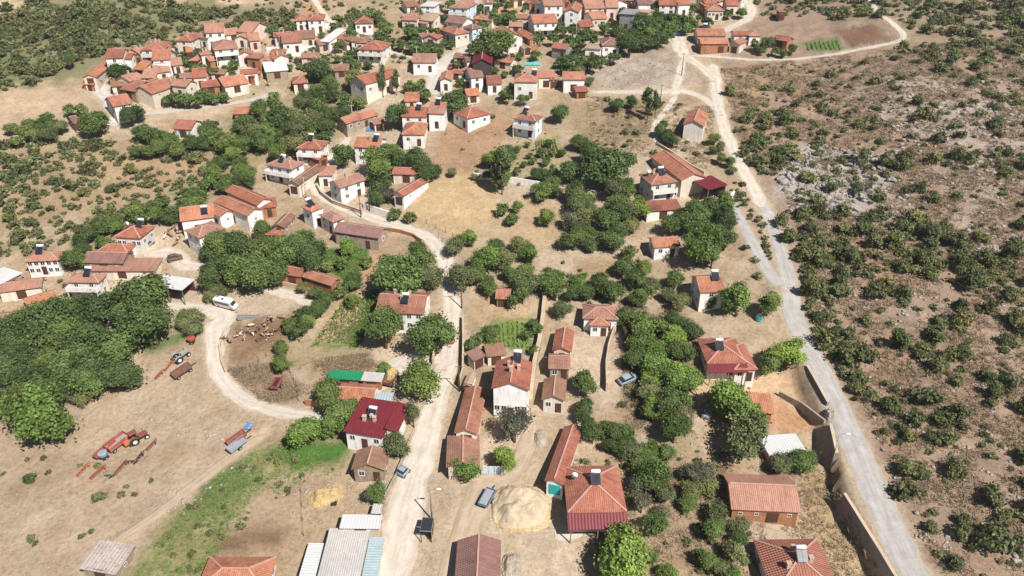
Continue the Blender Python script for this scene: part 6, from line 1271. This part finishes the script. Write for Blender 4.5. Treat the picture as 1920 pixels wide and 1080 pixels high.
def tarp(px, hx, hy, paint, label, rz=0):
    g = G1(*px); mb = MB(); n = 7
    for j in range(n):
        for i in range(n): x = (i/(n-1)*2-1)*hx; y = (j/(n-1)*2-1)*hy; mb.v.append((x, y, float(H(g[0]+x, g[1]+y))-g[2]+.12+.22*math.sin(i*1.7+j*2.3)**2))
    mb.f = [(j*n+i, j*n+i+1, (j+1)*n+i+1, (j+1)*n+i) for j in range(n-1) for i in range(n-1)]; o = mb.build("tarpaulin", paint); o.location = tuple(g); md = o.modifiers.new("thick", 'SOLIDIFY'); md.thickness = .03; tag(o, label, "tarpaulin")
tarp((998,120), 2.6, 1.3, P_TEAL, "turquoise tarpaulin spread behind the big hipped house"); tarp((466,800), .7, .9, P_BLUE, "blue plastic scrap on the slope beside the track"); tarp((697,243), 1.6, 1.2, P_BLUE, "blue plastic cover in the stone cottage yard"); tarp((1387,72), 1.4, 1.4, P_GRB, "pale blue tarpaulin at the crossroads farm"); tarp((628,938), .5, 1.3, P_DARK, "torn dark sheet on the yellow straw heap")
# ------------------------------------------------------------------ cows
def cow_mesh():
    mb = MB()
    mb.tube([(-.86,0,1.02),(-.80,0,1.03),(-.62,0,1.02),(-.2,0,.95),(.3,0,.97),(.62,0,1.04),(.82,0,1.12),(1.02,0,1.24),(1.16,0,1.28)], [.10,.26,.33,.37,.36,.33,.24,.18,.16], 12)
    mb.tube([(1.12,0,1.30),(1.24,0,1.28),(1.42,0,1.16),(1.52,0,1.08)], [.14,.16,.11,.08], 10)
    for x, y, fr in ((.55,.2,1),(.55,-.2,1),(-.62,.2,0),(-.62,-.2,0)):
        if fr: mb.tube([(x,y,.85),(x+.02,y,.55),(x-.01,y,.36),(x,y,.06),(x+.02,y,0)], [.13,.09,.07,.05,.07], 8)
        else: mb.tube([(x,y,.98),(x+.12,y,.70),(x-.10,y,.46),(x-.04,y,.08),(x-.01,y,0)], [.19,.14,.08,.05,.07], 8)
    mb.tube([(-.86,0,1.12),(-.96,0,.95),(-.97,0,.55),(-.96,0,.42)], [.05,.035,.03,.05], 6)
    for s_ in (-1, 1):
        mb.tube([(1.15,s_*.12,1.36),(1.13,s_*.24,1.36),(1.12,s_*.31,1.32)], [.03,.06,.02], 6); mb.tube([(1.2,s_*.08,1.42),(1.22,s_*.15,1.5),(1.25,s_*.13,1.58)], [.03,.022,.008], 6)
    mb.tube([(-.35,0,.64),(-.33,0,.5)], [.14,.09], 8)
    o = mb.build("cow", None, smooth=True); bm = bmesh.new(); bm.from_mesh(o.data); bm.to_mesh(o.data); bm.free()
    rm_ = o.modifiers.new("r", 'REMESH'); rm_.mode = 'VOXEL'; rm_.voxel_size = .045
    dg = bpy.context.evaluated_depsgraph_get(); me = bpy.data.meshes.new_from_object(o.evaluated_get(dg)); bpy.data.objects.remove(o); me.name = "cow"; me.polygons.foreach_set("use_smooth", [True]*len(me.polygons)); return me
CM = cow_mesh(); CMS = []
for nm, c0, c1, th in (("black", (.03,.026,.024), (.72,.68,.62), .56), ("brown", (.15,.07,.04), (.60,.50,.40), .62), ("tan", (.27,.155,.085), (.50,.38,.27), .62), ("white", (.14,.08,.05), (.66,.58,.48), .48)):
    m, nt, b_ = new_mat("hide_"+nm); p = obj_pos(nt); oi = nt.nodes.new("ShaderNodeObjectInfo"); vm = nt.nodes.new("ShaderNodeVectorMath"); vm.operation = 'ADD'; nt.links.new(p, vm.inputs[0]); nt.links.new(oi.outputs["Location"], vm.inputs[1])
    nt.links.new(ramp(nt, noise(nt, vm.outputs[0], 1.5, 2, .5), [(th-.02, c0), (th+.02, c1)]), b_.inputs["Base Color"]); b_.inputs["Roughness"].default_value = .8; me = CM.copy(); me.materials.append(m); CMS.append((nm, me))
HERD = [(423,636),(433,642),(450,631),(454,626),(459,637),(467,623),(473,613),(475,629),(483,622),(486,617),(497,606),(500,612),(505,604),(511,602),(531,598),(502,621),(495,632),(505,631),(511,627),(517,623)]
HERD2 = [(310,447),(317,434),(322,444),(332,457),(339,438),(325,429),(331,435),(336,449),(314,440)]
CL = {"black": "black and white cow", "brown": "brown and white cow", "tan": "tan cow", "white": "mostly white cow with dark patches"}
rc = random.Random(3)
for hi, (hl, gl, hh) in enumerate((("standing in the brown pen below the minibus", "cows in the pen", HERD), ("crowded beside the tall white house", "cows by the tall white house", HERD2))):
    for k, (px_, py_) in enumerate(hh):
        nm, me = CMS[rc.choice([0,1,1,1,2,2,2,3])]; g = G1(px_, py_)
        o = obj("cow", me, None, (g[0], g[1], g[2]-.02), (0, 0, rc.uniform(0, 6.28)), (.7,)*3); seat_on(o, 1.2); o.location.z -= .03; tag(o, f"{CL[nm]} {hl}", "cow", f"{nm} {gl}")
# ------------------------------------------------------------------ limestone boulders and stones
def rock_mesh(seed):
    bm = bmesh.new(); bmesh.ops.create_icosphere(bm, subdivisions=2, radius=1); r = np.random.default_rng(seed); cuts = r.normal(size=(14,3)); cuts /= np.linalg.norm(cuts, axis=1, keepdims=True); dd = .42+.4*r.random(14)
    for v in bm.verts:
        p_ = np.array(v.co)
        for n_, d_ in zip(cuts, dd):
            k = p_ @ n_ - d_
            if k > 0: p_ = p_ - n_*k*.92
        v.co = tuple(p_*(1+r.normal()*.05)*np.array([1.15,.9,.62]))
    me = bpy.data.meshes.new("boulder"); bm.to_mesh(me); bm.free(); return me
M_LIME = plain("limestone_mat", alb(190,184,178), .42, 2.2, bmp=1); ROCKS = []
for i in range(6): me = rock_mesh(i+40); me.materials.append(M_LIME); ROCKS.append(me)
def rocks_in(poly, n, r0, r1, seed, thr=.45):
    r = np.random.default_rng(seed); P = np.array(poly, float); g = G(P[:,0], P[:,1]); X = r.uniform(g[:,0].min(), g[:,0].max(), n*12); Y = r.uniform(g[:,1].min(), g[:,1].max(), n*12); px, py, dp = project(X, Y, H(X, Y)); ok = inpoly(px, py, P) & (r.random(len(X)) < sstep(thr-.1, thr+.1, fbm(X/6, Y/6, seed, 3)))
    X, Y = X[ok][:n], Y[ok][:n]; return [(x, y, r0+(r1-r0)*r.random()**2.2) for x, y in zip(X, Y) if road_near(x, y) > 1.2]
OUT = rocks_in([(1455,300),(1520,270),(1640,290),(1680,340),(1610,400),(1520,400),(1460,365)], 420, .3, 1.35, 1, .36)
BIG = sorted(OUT, key=lambda q: -q[2]); rr = random.Random(8)
for x, y, s_ in BIG[:110]:
    o = obj("boulder", ROCKS[rr.randrange(6)], None, (x, y, float(H(x,y))+.1*s_), (rr.uniform(-.5,.5), rr.uniform(-.5,.5), rr.uniform(0,6.28)), (s_*1.2, s_*rr.uniform(.6,1), s_*rr.uniform(.7,1.3))); tag(o, "grey limestone boulder in the rock outcrop above the asphalt road", "boulder", "boulders of the limestone outcrop")
REST = BIG[110:]
for P_, n_, a_, c_, sd_ in (([(1440,280),(1700,280),(1900,330),(1920,480),(1780,460),(1640,420),(1480,400)], 420, .15, .7, 2), ([(1600,150),(1920,150),(1920,330),(1700,330)], 520, .15, .8, 3), ([(1500,420),(1920,460),(1920,1080),(1740,1080),(1640,860),(1540,680)], 650, .08, .45, 4), ([(1120,110),(1260,100),(1290,160),(1130,168)], 160, .1, .5, 5), ([(1040,160),(1130,165),(1110,190),(1040,190)], 90, .15, .5, 6), ([(200,560),(330,590),(300,640),(240,680)], 120, .1, .5, 7), ([(260,770),(420,790),(440,840),(330,830)], 110, .08, .35, 8), ([(0,850),(330,890),(140,1080),(0,1080)], 160, .06, .25, 9), ([(260,950),(420,860),(460,880),(280,1010)], 60, .1, .4, 10), ([(500,880),(690,890),(690,960),(560,1000)], 110, .06, .3, 11), ([(1600,1000),(1920,1000),(1920,1090),(1700,1090)], 60, .1, .6, 12), ([(660,870),(730,880),(720,905),(665,900)], 60, .12, .4, 13), ([(1100,560),(1300,640),(1300,1000),(1180,1000)], 130, .06, .3, 14), ([(420,600),(560,600),(600,700),(420,720)], 120, .06, .25, 15)): REST += rocks_in(P_, n_, a_, c_, sd_)
protoR = []
for i in range(4):
    bm = bmesh.new(); bmesh.ops.create_icosphere(bm, subdivisions=1, radius=1); bm.verts.ensure_lookup_table(); r = np.random.default_rng(60+i); V = np.array([v.co[:] for v in bm.verts])*(1+r.normal(size=(len(bm.verts),1))*.16)*np.array([1.1,.9,.6]); F = np.array([[v.index for v in f.verts] for f in bm.faces]); bm.free(); protoR.append((V, F))
VV = []; FF = []; n0 = 0; r = np.random.default_rng(9)
for x, y, s_ in REST:
    V, F = protoR[r.integers(4)]; a = r.uniform(0, 6.28); q = np.column_stack([V[:,0]*math.cos(a)-V[:,1]*math.sin(a), V[:,0]*math.sin(a)+V[:,1]*math.cos(a), V[:,2]])*s_*np.array([1,1,r.uniform(.6,1.1)]); VV.append(q+np.array([x, y, float(H(x,y))+.05*s_])); FF.append(F+n0); n0 += len(V)
o = obj("scattered_stones", np_mesh("scattered_stones", np.vstack(VV), np.vstack(FF), plain("stone_mat", alb(206,194,182), .35, 2.2, bmp=.8))); o["kind"] = "stuff"; o["label"] = "pale stones scattered over slopes and plots"
# ------------------------------------------------------------------ crop rows in the gardens
def rows(name, label, quad, n, mat, h, seed, fill=.85):
    """plants in rows: quad = near-left, near-right, far-right, far-left pixels; rows run near to far"""
    a, c, d, e = [G1(*q)[:2] for q in quad]; r = np.random.default_rng(seed); V = []; T_ = []
    for i in range(n):
        t = (i+.5)/n; p0 = a+(c-a)*t; p1 = e+(d-e)*t; L = np.hypot(*(p1-p0)); k = int(L/.3)
        for j in range(k):
            if r.random() > fill: continue
            q = p0+(p1-p0)*(j+r.random()*.6)/k + r.normal(size=2)*.06; z = float(H(*q)); s_ = h*r.uniform(.6,1.3)
            for b2 in range(4):
                an = r.uniform(0, 6.28); w = .16; cx, cy = math.cos(an)*w, math.sin(an)*w; lx, ly = r.normal(size=2)*.1
                V += [(q[0]-cx,q[1]-cy,z-.03),(q[0]+cx,q[1]+cy,z-.03),(q[0]+cx*.8+lx,q[1]+cy*.8+ly,z+s_),(q[0]-cx*.8+lx,q[1]-cy*.8+ly,z+s_)]; tn = r.uniform(.7,1.3); T_ += [(tn,tn,tn)]*4
    o = obj(name, cloud_mesh(name, np.array(V), np.array(T_), LEAF[mat])); o["kind"] = "stuff"; o["label"] = label
rows("crop_rows", "yellowing vegetable rows in the striped garden", [(588,640),(652,645),(690,562),(648,556)], 9, 'straw', .35, 1, .8); rows("crop_rows", "green plants between the yellowing rows of the striped garden", [(592,640),(656,646),(694,562),(652,556)], 9, 'lite', .45, 7, .6); rows("crop_rows", "green crop strip beside the striped garden", [(655,650),(672,652),(712,556),(694,552)], 5, 'lite', .4, 2, .95); rows("crop_rows", "green rows in the garden behind the brick barn", [(610,500),(650,520),(686,475),(630,468)], 8, 'lite', .35, 3); rows("crop_rows", "green rows in the kitchen garden by the white gabled house", [(935,650),(992,655),(994,606),(930,606)], 7, 'lite', .4, 4); rows("crop_rows", "green vegetable plot beside the fenced brown field", [(1512,95),(1580,93),(1572,76),(1508,82)], 8, 'lite', .4, 5, .95); rows("crop_rows", "small plots in front of the light blue house", [(1005,298),(1050,292),(1042,262),(1002,266)], 8, 'mid', .4, 6)
# ------------------------------------------------------------------ thin summer haze over the valley
m = bpy.data.materials.new("haze_mat"); m.use_nodes = True; nt = m.node_tree; nt.nodes.remove(nt.nodes["Principled BSDF"])
pv = nt.nodes.new("ShaderNodeVolumePrincipled"); pv.inputs["Color"].default_value = (.93,.95,1,1); pv.inputs["Density"].default_value = .00016; pv.inputs["Anisotropy"].default_value = .3
nt.links.new(pv.outputs[0], nt.nodes["Material Output"].inputs["Volume"])
o = MB().quadbox((-2600,-700,-140),(2600,3600,150)).build("haze", m); o["kind"] = "stuff"; o["label"] = "thin pale summer haze over the valley"
